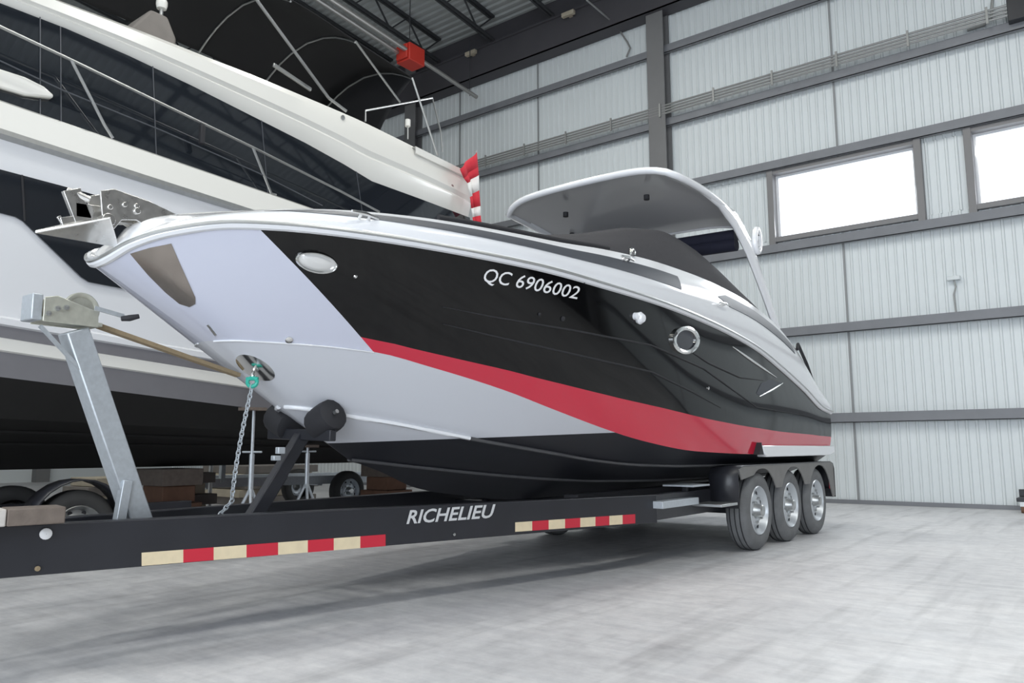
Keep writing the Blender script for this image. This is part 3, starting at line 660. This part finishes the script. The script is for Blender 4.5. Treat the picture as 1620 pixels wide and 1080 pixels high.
for s in (1, -1):
    for y in TY: wheel('wheel', (CX+s*1.17, y, TR), s, TR, .21, TIRE, RIM, tr_)
    # triple fender: top, outer skirt with three arches, front and rear drop panels
    xo = CX+s*1.32; xi = CX+s*1.03; top_z = .822
    sk = [(7.18, .80), (7.30, top_z), (10.06, top_z), (10.17, .80), (10.20, .42), (10.12, .40)]
    for y in TY[::-1]:
        a0, a1 = (18, 150) if y == TY[2] else ((30, 150) if y == TY[1] else (30, 122))
        for k in range(11):
            a = R(lerp(a0, a1, k/10)); sk.append((y+.435*math.cos(a), min(TR+.415*math.sin(a), top_z-.028)))
    sk += [(7.24, .70)]
    g = MB(); g.prism(sk, (0, 1, 0), (0, 0, 1), (xo if s < 0 else xo-.012, 0, 0), .012); g.build('fender_skirt', mat('dusty_fender_paint', (.20, .195, .19), .55, var=.2, vscale=8), tr_)
    prof = [(7.16, .44), (7.16, .74), (7.20, .80), (7.30, top_z), (10.06, top_z), (10.17, .80), (10.21, .74), (10.21, .40)]
    g = MB(); rows = []
    for y, z in prof: rows.append([(xi, y, z), (xo, y, z), (xo, y, z-.0)])
    g.loft([[r_[0] for r_ in rows], [r_[1] for r_ in rows]]); g.build('fender', BLKPNT, tr_, solid=.01)
    MB().box((min(xi, xo)+.02, 10.2, .40), (max(xi, xo)-.02, 10.235, .50)).build('mud_flap', BLKRUB, tr_)
    MB().cbox((xo-s*.03, 10.18, .55), (.05, .05, .10)).build('side_marker', TAPE_R, tr_)
    # steps ahead of the fender
    MB().box((min(CX+s*.95, xo), 6.75, .475), (max(CX+s*.95, xo), 7.12, .50)).build('step_plate', STEEL, tr_, bevel=.004)
    MB().box((min(CX+s*.85, CX+s*1.15), 6.55, .655), (max(CX+s*.85, CX+s*1.15), 6.90, .672)).build('upper_step', GALV, tr_, bevel=.003)
    MB().bar((CX+s*1.0, 6.7, .50), (CX+s*1.0, 6.7, .655), .04, .04, (1, 0, 0)).build('step_post', BLKPNT, tr_)
    MB().box((min(CX+s*1.0, CX+s*1.13), 6.0, .50), (max(CX+s*1.0, CX+s*1.13), 6.7, .56)).build('step_bracket', GALV, tr_, bevel=.004)
# tape and letters on the near beam face
def onb(x, y, off=.003): return at_pl(x, y, pA+nb*off, nb)
def quad(name, pts, M, parent, off=.003):
    g = MB(); f1 = [onb(x, y, off) for x, y in pts]; f0 = [onb(x, y, -.002) for x, y in pts]; n = len(pts)
    g.add(f0+f1, [tuple(range(n, 2*n))]+[(i, (i+1) % n, n+(i+1) % n, n+i) for i in range(n)]); return g.build(name, M, parent)
e1 = [224, 290, 338, 390, 440, 487, 528, 570, 610]
t1 = lambda x: lerp(874, 845, (x-224)/386); b1 = lambda x: lerp(895, 863.5, (x-224)/386)
for k in range(8): a, c = e1[k], e1[k+1]; quad('reflective_tape', [(a, b1(a)), (c, b1(c)), (c, t1(c)), (a, t1(a))], TAPE_R if k % 2 else TAPE_W, tr_)
t2 = lambda x: lerp(826, 813, (x-815)/190); b2 = lambda x: lerp(841, 827.5, (x-815)/190)
e2 = [815, 842, 868, 894, 918, 942, 964, 985, 1005]
for k in range(8): a, c = e2[k], e2[k+1]; quad('reflective_tape', [(a, b2(a)), (c, b2(c)), (c, t2(c)), (a, t2(a))], TAPE_R if k % 2 else TAPE_W, tr_)
def rch(u, v): x = lerp(643, 784, u); return onb(x, lerp(lerp(829, 818.5, u), lerp(807, 797, u), v), .0035)
lettering('maker_lettering', 'RICHELIEU', rch, LETTER, tr_, .28, .02)
MB().lathe([(.026, 0), (.026, .012), (.014, .02), (.001, .02)], onb(72, 844), nb, 16).build('white_marker_light', LETW, tr_)
MB().lathe([(.012, 0), (.012, .008), (.001, .01)], onb(59, 899), nb, 10).build('bolt_head', ROPE, tr_)
MB().lathe([(.010, 0), (.010, .008), (.001, .01)], onb(718, 845), nb, 10).build('bolt_head', STEEL, tr_)
# winch post
def cxp(x, y, dx=0): return at_x(x, y, CX+dx)
g = MB(); a = Vector((CX, 2.21, .52)); c = Vector((CX, 1.775, 1.60)); g.bar(a, c, .115, .115, (1, 0, 0)); g.build('winch_post', GALV, tr_, bevel=.008)
MB().bar((CX+.05, 2.035, .55), (CX+.05, 2.07, .84), .05, .05, (1, 0, 0)).build('post_strut', GALV, tr_, bevel=.004)
MB().bar((CX+.045, 1.60, 1.60), (CX+.045, 1.845, 1.36), .016, .02, (1, 0, 0)).build('post_brace', GALV, tr_)
wi = MB(); wi.box((CX-.06, 1.60, 1.625), (CX+.075, 1.885, 1.645))
wi.prism([(1.60, 1.62), (1.60, 1.74), (1.66, 1.755), (1.86, 1.70), (1.865, 1.62)], (0, 1, 0), (0, 0, 1), (CX+.07, 0, 0), .006)
wi.prism([(1.60, 1.62), (1.60, 1.74), (1.66, 1.755), (1.86, 1.70), (1.865, 1.62)], (0, 1, 0), (0, 0, 1), (CX-.075, 0, 0), .006)
W_ = wi.build('winch', ZINC, tr_, bevel=.003)
MB().lathe([(.001, -.012), (.085, -.012), (.09, -.008), (.09, .008), (.085, .012), (.07, .008), (.065, .003), (.02, .003), (.001, .006)], (CX-.02, 1.815, 1.715), (1, 0, 0), 28).build('gear_wheel', ZINC, W_)
MB().tube([(CX-.06, 1.70, 1.69), (CX+.06, 1.70, 1.69)], .045, 16).build('strap_drum', ROPE, W_)
for y, z in ((1.66, 1.69), (1.70, 1.70), (1.62, 1.66)): MB().lathe([(.013, 0), (.013, .012), (.001, .014)], (CX+.077, y, z), (1, 0, 0), 8).build('bolt_head', STEEL, W_)
MB().cbox((CX, 1.575, 1.69), (.13, .05, .13)).build('pawl_housing', GALV, W_, bevel=.006)
g = MB(); g.bar(cxp(150, 487, .09), cxp(196, 500, .09), .008, .022, (0, 0, 1)); g.build('crank_arm', GALV, W_)
g = MB(); g.tube([cxp(192, 504, .09), cxp(205, 503, .115), cxp(220, 500, .13)], [.013, .017, .012], 10); g.build('crank_grip', BLKRUB, W_)
st = MB(); sa = Vector((CX+.0, 1.83, 1.655)); sb = Vector((CX, 2.735, 1.44)); st.bar(sa, sb, .05, .022, (0, 0, 1)); st.build('winch_strap', ROPE, tr_)
# bow stop: black arm, two vee pads
g = MB(); g.bar((CX+.02, 2.84, .56), (CX+.02, 3.05, .86), .09, .07, (1, 0, 0)); g.bar((CX+.02, 3.04, .85), (CX+.02, 3.20, 1.08), .085, .07, (1, 0, 0)); g.build('bow_stop_arm', BLKPNT, tr_, bevel=.008)
g = MB(); g.bar((CX-.30, 3.19, 1.10), (CX+.34, 3.19, 1.08), .05, .07, (0, 0, 1)); g.build('bow_stop_bracket', BLKPNT, tr_, bevel=.006)
for s, x in ((1, CX+.235), (-1, CX-.19)):
    g = MB(); a = R(24*s)
    pr = [(.0, .11), (.03, .115), (.055, .10), (.08, .075), (.085, .04)]
    cyl = [(.001, -.10), (.075, -.10), (.10, -.085), (.105, -.05), (.105, .05), (.10, .085), (.075, .10), (.001, .10)]
    g.lathe(cyl, (x, 3.21, 1.18), (math.cos(a), 0, math.sin(a)), 14); g.build('bow_stop_pad', BLKRUB, tr_, ang=40)
    MB().tube([(x+s*.10, 3.20, 1.18+.04), (x+s*.125, 3.20, 1.19+.04)], .014, 8).build('pad_bolt', STEEL, tr_)
    MB().bar((x, 3.19, 1.08), (x+s*.02, 3.20, 1.16), .05, .03, (1, 0, 0)).build('pad_bracket', BLKPNT, tr_)
g = MB(); g.cbox((CX+.13, 2.96, .99), (.035, .05, .04)); g.cbox((CX+.13, 2.93, .945), (.035, .05, .03)); g.build('arm_clamp', GALV, tr_, bevel=.004)
# bow chain from shackle to tongue
ch = MB(); ca = SHK+Vector((0, 0, -.03)); cb = Vector((CX+.06, 2.70, .70)); ce_ = Vector((CX+.10, 2.56, .60)); nl = 30
for k in range(nl):
    t = k/nl; p = (ca.lerp(cb, t/.8) if t < .8 else cb.lerp(ce_, (t-.8)/.2)); p.y -= .02*math.sin(math.pi*t)
    d_ = (cb-ca).normalized() if t < .8 else (ce_-cb).normalized(); sd = Vector((1, 0, 0)) if k % 2 else d_.cross(Vector((1, 0, 0))).normalized()
    ch.tube([p+d_*.021*math.cos(a)+sd*.012*math.sin(a) for a in (2*math.pi*j/8 for j in range(8))], .0042, 5, closed=True)
tag(ch.build('safety_chain', GALV, None, ang=60), 'galvanised safety chain hanging from the bow eye down to the trailer tongue', 'chain')
# plank on the tongue
z0 = .668; pkq = at_z(106, 826, z0); PKX, PKY = pkq.x-.15, pkq.y-.56
pl = thing('wooden_plank', (-4.2, 1.3, z0), 'short weathered grey plank lying across the front of the trailer tongue', 'plank')
u = Vector((.196, .98, 0)).normalized(); v = Vector((-u.y, u.x, 0)); o = Vector((PKX, PKY, z0))
def pk(a0, a1, nm, M): 
    g = MB(); vs = [o+u*a+v*b_+Vector((0, 0, z)) for z in (0, .075) for a, b_ in ((a0, -.09), (a1, -.09), (a1, .09), (a0, .09))]
    g.add(vs, [(0, 3, 2, 1), (4, 5, 6, 7), (0, 1, 5, 4), (1, 2, 6, 5), (2, 3, 7, 6), (3, 0, 4, 7)]); return g.build(nm, M, pl, bevel=.006)
pk(-.75, .33, 'plank_body', WOODC); pk(.333, .56, 'plank_offcut', WOOD)
# ================================================================== YACHT BEHIND
yt = thing('motor_yacht', (-8.9, 5, .8), 'large cream and white flybridge yacht with tinted windows behind the black boat', 'yacht')
YC = -8.9
def ym(p): return Vector((2*YC-p[0], p[1], p[2]))
def yl(y): return max(0.0, min(1.0, (y+3.2)/4.6))     # bow taper, bow out of frame
def ysec(y):
    k = math.sin(yl(y)*math.pi/2)**.8; sl = -.045*(y-2.3)
    def X(b_): return YC+b_*k
    return [(X(1.78), y, 3.86+sl), (X(1.90), y, 3.80+sl), (X(1.95), y, 3.56+sl), (X(1.95), y, 3.52+sl), (X(1.90), y, 3.49+sl*.9), (X(1.90), y, 3.24+sl*.6), (X(1.88), y, 2.06-.065*(y-2.4)), (X(1.915), y, 2.04-.065*(y-2.4)), (X(1.915), y, 1.99-.065*(y-2.4)), (X(1.88), y, 1.98-.065*(y-2.4)),
            (X(1.86), y, 1.89-.072*(y-2.4)), (X(1.87), y, 1.88-.072*(y-2.4)), (X(1.865), y, 1.79-.072*(y-2.4)), (X(1.84), y, 1.78-.072*(y-2.4)), (X(1.78), y, 1.585-.07*(y-2.4)), (X(1.60), y, 1.26-.03*(y-2.4)), (X(.8), y, 1.0), (YC, y, .80)]
YS = [-3.1+k*.35 for k in range(10)]+[.6+k*.6 for k in range(16)]
mi_of = [0, 0, 2, 0, 1, 1, 3, 3, 3, 2, 0, 0, 2, 2, 4, 4, 4]
def yshell(rngs, name, M, ang=30):
    g = MB()
    for j0, j1 in rngs:
        P = [ysec(y)[j0:j1+1] for y in YS]; g.loft(P, flip=True); g.loft([[ym(p) for p in r_] for r_ in P])
    return g.build(name, M, yt, ang=ang)
yshell([(0, 2)], 'deck_bulwark', YW); yshell([(2, 4)], 'rub_rail', STEEL); yshell([(4, 6)], 'hull_side', YWC); yshell([(6, 9)], 'hull_moulding', YWC); yshell([(9, 10)], 'grey_hull_band', YGREY)
yshell([(10, 13)], 'cream_hull_band', YW); yshell([(13, 14)], 'boot_stripe', YGREY)
g = MB(); P = [ysec(y)[14:] for y in YS]; g.loft(P, flip=True); g.loft([[ym(p) for p in r_] for r_ in P]); 
e = ysec(YS[-1]); lp = [Vector(p) for p in e]+[ym(p) for p in e[-2::-1]]; g.add(lp, [tuple(range(len(lp)))]); g.build('antifouled_bottom', YBLK, yt)
for zf, j in ((.35, 15), (.75, 15)):
    pth = [Vector(ysec(y)[15]).lerp(Vector(ysec(y)[16]), zf)+Vector((.01, 0, -.01)) for y in YS]; MB().tube(pth, .018, 6).build('bottom_strake', YBLK, yt)
g = MB(); P = [[ysec(y)[0], (YC, y, ysec(y)[0][2]+.06), tuple(ym(ysec(y)[0]))] for y in YS]; g.loft(P); g.build('side_deck', YW, yt)
# black hull window (traced on the hull side plane)
hx = YC+1.905
def hy(x, y): p = at_x(x, y, hx); return (p.y, p.z)
wp = [hy(-120, 240), hy(0, 268), hy(60, 284), hy(135, 304), hy(330, 362), hy(520, 430), hy(520, 480), hy(300, 470), hy(197, 457), hy(140, 446), hy(128, 438), hy(36, 350), hy(24, 343), hy(0, 337), hy(-120, 322)]
MB().prism(wp, (0, 1, 0), (0, 0, 1), (hx-.03, 0, 0), .035).build('hull_window', YGLASS, yt)
q0 = hy(34, 277); q1 = hy(38, 350); MB().bar((hx+.004, q0[0], q0[1]), (hx+.004, q1[0], q1[1]), .014, .02, (1, 0, 0)).build('window_mullion', BLKRUB, yt)
# saloon: tinted window, cream roof
sx = YC+1.52
def sy(x, y, X=None): p = at_x(x, y, sx if X is None else X); return Vector((sx if X is None else X, p.y, p.z))
wt = [(-160, -40), (0, 12), (100, 50), (200, 93), (300, 140), (400, 190), (480, 230), (540, 263), (585, 290), (660, 317), (740, 347)]
rows = [[], []]
for x, y in wt:
    p = sy(x, y); rows[0].append(p+Vector((.04, 0, .02))); rows[1].append(Vector((sx+.22, p.y, ysec(p.y)[0][2]-.03)))
for s_ in (0, 1):
    rr2 = [[a, c, c-Vector((.02, 0, 0)), a-Vector((.02, 0, 0))] for a, c in zip(*rows)]
    if s_: rr2 = [[ym(p) for p in r_] for r_ in rr2]
    MB().loft(rr2, True, flip=bool(s_)).build('saloon_window', YGLASS, yt)
for x, y in ((92, 48), (410, 195), (60, 33), (238, 110), (560, 275)):
    p = sy(x, y); MB().bar((sx+.042, p.y, p.z+.02), (sx+.222, p.y, ysec(p.y)[0][2]-.03), .008, .012, (1, 0, 0)).build('window_joint', GREY_ST, yt)
rt_ = [(-60, -66), (108, 0), (220, 42), (333, 87), (440, 130), (550, 177), (640, 220), (700, 252), (745, 280)]
ry_ = pchip([sy(*p).y for p in rt_], [sy(*p).z for p in rt_]); wy_ = pchip([sy(*p).y for p in wt], [sy(*p).z for p in wt])
yA, yB = sy(*wt[0]).y, sy(745, 280).y; g = MB(); rows = []
for k in range(36):
    y = lerp(yA, yB, k/35); zb = wy_(y); zt = max(ry_(y), zb+.12); h = zt-zb
    half = [Vector((sx-.14, y, zb+.01)), Vector((sx-.05, y, zb)), Vector((sx-.07, y, zb+.015)), Vector((sx-.03, y, zb+h*.18)), Vector((sx+.0, y, zb+h*.40)), Vector((sx-.015, y, zb+h*.44)), Vector((sx+.015, y, zb+h*.52)), Vector((sx-.005, y, zb+h*.85)), Vector((sx-.07, y, zt)), Vector((sx-.15, y, zt+.02))]
    rows.append(half+[Vector((YC, y, zt+.05))]+[ym(p) for p in half[::-1]])
g.loft(rows, True); g.add(rows[-1], [tuple(range(len(rows[-1])))]); g.build('saloon_roof', YW, yt, ang=28)
g = MB(); p0 = sy(655, 232); p1 = sy(748, 283); g.add([p0+Vector((.03, 0, .0)), p1+Vector((.03, 0, .05)), p1+Vector((.025, .0, -.03)), p0+Vector((.03, 0, -.10)), p0+Vector((-.1, 0, 0)), p1+Vector((-.1, 0, .05)), p1+Vector((-.1, 0, -.03)), p0+Vector((-.1, 0, -.10))], [(0, 1, 2, 3), (7, 6, 5, 4), (0, 4, 5, 1), (1, 5, 6, 2), (2, 6, 7, 3)]); g.build('roof_fin', YW, yt)
for x, y in ((542, 186), (715, 295)): MB().lathe([(.03, 0), (.03, .012), (.001, .014)], sy(x, y)+Vector((.0, 0, 0)), (1, 0, 0), 12).build('roof_fitting', STEEL, yt)
# side rail and stanchions
dx_ = YC+1.80
def dy(x, y): return at_x(x, y, dx_)
MB().tube([dy(-120, -14), dy(0, 42), dy(113, 95), dy(260, 166), dy(400, 233), dy(540, 303), dy(600, 335)], .014, 8).build('side_rail', STEEL, yt)
MB().tube([dy(-120, 55), dy(0, 96), dy(100, 143), dy(260, 208), dy(410, 274), dy(510, 325)], .007, 6).build('lifeline', GREY_ST, yt)
for a, c in (((113, 95), (178, 226)), ((400, 233), (436, 326))):
    e = dy(*c); e.z = ysec(e.y)[0][2]-.0; md = dy(lerp(a[0], c[0], .8), lerp(a[1], c[1], .78)); MB().tube([dy(*a), md, e], .014, 8).build('rail_stanchion', STEEL, yt)
g = MB(); g.bar(dy(320, 198), dy(319, 228), .05, .05, (1, 0, 0)); g.build('rail_clip', BLKRUB, yt, bevel=.01)
# forward sun lounge moulding at the left edge
g = MB(); pts = [sy(x, y, dx_-.05) for x, y in ((-60, 92), (0, 108), (40, 121), (70, 136), (86, 150), (84, 155), (40, 150), (0, 138), (-60, 122))]
g.prism([(p.y, p.z) for p in pts], (0, 1, 0), (0, 0, 1), (dx_-.35, 0, 0), .30); g.build('foredeck_cushion', YW, yt, bevel=.02)
# flybridge: black canopy with hoops and poles
px_ = YC+1.05
cw = pchip([0, 1], [0, 1])
pe = [(330, -70), (460, 0), (562, 65), (652, 123)]
Pe = [at_x(x, y, px_) for x, y in pe]; ze = pchip([p.y for p in Pe], [p.z for p in Pe]); ya, yb = 2.0, Pe[-1].y
rows = []
for k in range(25):
    y = lerp(ya, yb, k/24); z = ze(max(y, Pe[0].y)); seg = abs(math.sin(math.pi*(y-Pe[0].y)/(Pe[2].y-Pe[1].y)))*-.03
    rows.append([Vector((YC+1.05*s_, y, z+.34*(1-s_*s_)+seg*(1-abs(s_)))) for s_ in (1, .93, .8, .6, .35, 0, -.35, -.6, -.8, -.93, -1)])
MB().loft(rows).build('bimini_canopy', BLKCANVAS, yt, ang=60, solid=.012)
for p in Pe[1:]:
    MB().tube([(YC+1.05*s_, p.y, p.z-.02+.34*(1-s_*s_)) for s_ in (1, .93, .8, .6, .35, 0, -.35, -.6, -.8, -.93, -1)], .014, 8).build('canopy_hoop', STEEL, yt)
lastr = rows[-1]; cr = [lastr]; b0 = at_y(585, 190, yb); 
for t in (.35, .7, 1.0): cr.append([Vector((lerp(p.x, lerp(b0.x, YC-1.2, k/10), t), yb+.04*t, lerp(p.z, b0.z-.45*t, t))) for k, p in enumerate(lastr)])
MB().loft(cr).build('aft_curtain', BLKCANVAS, yt, ang=60, solid=.01)
def pole(a, c, X0_, X1_, r_=.016): MB().tube([at_x(a[0], a[1], X0_), at_x(c[0], c[1], X1_)], r_, 8).build('canopy_pole', STEEL, yt)
pole((395, -15), (520, 155), px_, px_+.15, .02); pole((520, 155), (548, 176), px_+.15, px_+.2, .02); pole((562, 65), (633, 162), px_, px_, .016); pole((652, 123), (692, 246), px_, px_+.1, .016)
fr = [at_x(x, y, px_+.02) for x, y in ((578, 192), (578, 175), (684, 155), (697, 208), (700, 240))]
MB().tube(fr, .014, 8).build('flybridge_rail', STEEL, yt)
# flybridge coaming and seats in the dark under the canopy
g = MB(); rows = []
for k in range(20):
    y = lerp(2.3, 6.3, k/19); zt = ry_(min(y, yB)); rows.append([Vector((YC+1.15, y, zt-.02)), Vector((YC+1.10, y, zt+.14)), Vector((YC+1.0, y, zt+.16)), Vector((YC+1.0, y, zt))])
g.loft(rows); g.build('flybridge_coaming', BLKCANVAS, yt)
g = MB(); q = at_x(455, 120, px_-.1); g.bar(at_x(432, 102, px_), at_x(492, 142, px_), .03, .05); g.build('grab_rail', STEEL, yt, bevel=.008)
q = at_x(256, 6, px_-.1); g = MB(); g.lathe([(.001, -.06), (.05, -.06), (.06, -.02), (.06, .02), (.04, .06), (.001, .07)], q, (0, 0, 1), 20); g.build('deck_lamp', YW, yt); MB().tube([q, q-Vector((0, 0, .6))], .02, 10).build('lamp_post', STEEL, yt)
g = MB(); pts = [at_x(x, y, px_-.05) for x, y in ((205, 45), (240, 14), (266, 26), (280, 62), (278, 80))]; g.prism([(p.y, p.z) for p in pts], (0, 1, 0), (0, 0, 1), (px_-.5, 0, 0), .45); g.build('helm_seat_back', PALLET, yt, bevel=.03)
MB().tube([at_x(645, 220, px_), at_x(645, 200, px_)], .012, 6).build('stern_lamp_post', STEEL, yt); MB().lathe([(.001, 0), (.04, 0), (.04, .1), (.001, .12)], at_x(645, 200, px_), (0, 0, 1), 12).build('stern_lamp', YW, yt)
# flag hanging at the yacht's stern
fx = YC+1.68
fl = thing('flag', tuple(at_x(752, 356, fx)), 'red and white flag drooping from a short staff at the yacht stern', 'flag')
def fy(x, y): p = at_x(x, y, fx); return p
seq = [(726, 268, 754, 240), (732, 282, 756, 262), (738, 290, 757, 276), (742, 312, 757, 300), (744, 330, 759, 326), (746, 344, 759, 341), (748, 360, 761, 358)]
cols = ['r', 'r', 'w', 'r', 'w', 'r']
for k in range(6):
    a = seq[k]; c = seq[k+1]; g = MB(); rows = []
    for q_ in (a, c):
        row = []
        for j in range(9):
            t = j/8; p = fy(lerp(q_[0], q_[2], t), lerp(q_[1], q_[3], t)); p.x += .035*math.sin(t*9+.5); row.append(p)
        rows.append(row)
    g.loft(rows); g.build('red_cloth' if cols[k] == 'r' else 'white_cloth', REDF if cols[k] == 'r' else WHTF, fl, ang=80, solid=.006)
MB().tube([fy(757, 366), fy(753, 238)], .012, 8).build('flag_staff', STEEL, fl)
# yacht supports: keel blocks, stands
def blocks(y, w=.50):
    t = thing('keel_block_stack', (YC, y, 0), 'stack of brown timber keel blocks under the yacht, nearer of the two' if y < 6 else 'stack of brown timber keel blocks under the yacht stern, farther of the two', 'block stack')
    z = 0
    for k in range(4):
        h = .195; ww = w*(1 if k % 2 else .8); MB().box((YC-(.6 if k % 2 else .45)/2, y-ww/2, z), (YC+(.6 if k % 2 else .45)/2, y+ww/2, z+h-.004)).build('timber_block', [WOOD, BLOCKW, PALLET][k % 3] if k != 2 else BLOCKW, t, bevel=.008); z += h
    return t
blocks(4.95); blocks(8.4)
def stand(x, y, zt, label):
    t = thing('jack_stand', (x, y, 0), label, 'jack stand')
    for k in range(3):
        a = R(90+120*k); MB().tube([(x, y, .62), (x+.30*math.cos(a), y+.30*math.sin(a), .012)], .016, 8).build('leg', GALV, t)
    for k in range(3):
        a = R(90+120*k); c = R(90+120*(k+1)); MB().tube([(x+.2*math.cos(a), y+.2*math.sin(a), .22), (x+.2*math.cos(c), y+.2*math.sin(c), .22)], .010, 6).build('brace', GALV, t)
    MB().tube([(x, y, .55), (x, y, .95)], .026, 10).build('sleeve', GALV, t); MB().tube([(x, y, .9), (x, y, zt)], .016, 10).build('screw', GALV, t)
    MB().tube([(x-.09, y-.05, .97), (x+.09, y+.05, .97)], .010, 8).build('handle', GALV, t); MB().cbox((x-.02, y, zt), (.2, .2, .03)).build('top_pad', WOOD, t)
    return t
stand(-6.95, 4.72, 1.40, 'galvanised jack stand under the yacht beside the black bow stop arm')
sp = at_x(487, 705, -7.55); stand(-7.55, sp.y, 1.03, 'shorter galvanised jack stand under the yacht right of the black bow stop arm')
# small trailer with fender, beneath the yacht
ut = thing('utility_trailer', (-7.1, 3.1, 0), 'dark low trailer with arched fender and spoked wheel under the yacht', 'trailer')
wheel('wheel', (-7.1, 3.12, .33), 1, .33, .18, TIRED, STEEL, ut)
g = MB(); rows = []
for k in range(13):
    a = R(lerp(10, 170, k/12)); rows.append([(-7.23, 3.12+.40*math.cos(a), .33+.41*math.sin(a)), (-6.97, 3.12+.40*math.cos(a), .33+.41*math.sin(a))])
rows.append([(-7.23, 2.57, .41), (-6.97, 2.57, .41)]); g.loft(rows); g.build('fender', BLKPNT, ut, solid=.012)
g = MB(); g.box((-7.4, 1.9, .36), (-7.3, 4.3, .50)); g.build('side_rail', BLKPNT, ut, bevel=.005)
g = MB(); g.box((-8.3, 1.9, .36), (-8.2, 4.3, .50)); g.build('side_rail', BLKPNT, ut, bevel=.005)
for y in (2.0, 3.12, 4.2): MB().box((-8.25, y-.04, .33), (-7.3, y+.04, .41)).build('crossmember', BLKPNT, ut)
wheel('wheel', (-8.45, 3.12, .33), -1, .33, .18, TIRED, STEEL, ut)
# galvanised trailer frame and lumber further back under the yacht
gt = thing('galvanised_trailer', (-10.2, 8.0, 0), 'galvanised boat trailer frame standing low behind the yacht', 'trailer')
MB().bar((-10.9, 6.2, .50), (-9.9, 10.5, .50), .08, .13).build('side_rail', GALV, gt, bevel=.005); MB().bar((-12.4, 6.6, .50), (-11.4, 10.9, .50), .08, .13).build('side_rail', GALV, gt, bevel=.005)
for t in (.1, .5, .9): MB().bar(Vector((-10.9, 6.2, .45)).lerp(Vector((-9.9, 10.5, .45)), t), Vector((-12.4, 6.6, .45)).lerp(Vector((-11.4, 10.9, .45)), t), .08, .08).build('crossmember', GALV, gt)
for s, p in ((1, (-10.15, 8.7, .32)), (-1, (-11.95, 9.1, .32))): wheel('wheel', p, s, .32, .17, TIRED, GALV, gt)
g = MB(); g.bar((-10.75, 6.8, .5), (-10.75, 6.8, 1.05), .07, .07, (1, 0, 0)); g.build('winch_stand', GALV, gt, bevel=.004); g = MB(); g.cbox((-10.72, 6.9, 1.0), (.14, .28, .16)); g.build('winch', GALV, gt, bevel=.01)
MB().tube([(-10.65, 6.55, .12), (-10.65, 6.55, .95)], .03, 8).build('tongue_jack', STEEL, gt); MB().lathe([(.001, -.04), (.09, -.04), (.09, .04), (.001, .04)], (-10.65, 6.55, .09), (1, 0, 0), 14).build('jack_wheel', BLKRUB, gt)
def lumber(x, y, w, l, n, label, grp):
    t = thing('lumber_stack', (x, y, 0), label, 'lumber')
    for k in range(n):
        h = .14; dx = random.uniform(-.06, .06); MB().box((x-w/2+dx, y-l/2+dx*2, k*h), (x+w/2+dx, y+l/2+dx*2, k*h+h-.006)).build('plank', PALE if k % 2 else PALLET, t, bevel=.006)
    return t
lumber(-9.9, 5.75, .5, .5, 5, 'stepped stack of pale lumber beside the brown keel blocks', 0)
lumber(-13.2, 9.2, 1.4, 1.6, 5, 'wide pallet of pale boards far behind the galvanised trailer', 0)
lumber(-13.2, 6.2, .9, .8, 4, 'low pale timber pile behind the galvanised trailer winch', 0)
# dolly at the right edge by the back wall
dq = at_y(1614, 800, 14.6); X = dq.x
dl = thing('caster_dolly', (X+.25, 14.6, 0), 'small black caster dolly by the back wall at the right edge', 'dolly')
MB().box((X-.02, 14.35, .17), (X+.55, 14.85, .23)).build('platform', BLKPNT, dl, bevel=.008)
for dx, dy2 in ((.05, -.2), (.05, .2), (.48, -.2), (.48, .2)):
    MB().lathe([(.001, -.02), (.05, -.02), (.055, 0), (.05, .02), (.001, .02)], (X+dx, 14.6+dy2, .055), (1, 0, 0), 16).build('caster_wheel', BLOCKW, dl); MB().box((X+dx-.03, 14.6+dy2-.03, .10), (X+dx+.03, 14.6+dy2+.03, .17)).build('caster_fork', STEEL, dl)
MB().box((X-.02, 14.80, .23), (X+.5, 14.85, .34)).build('end_board', BLKPNT, dl, bevel=.006)
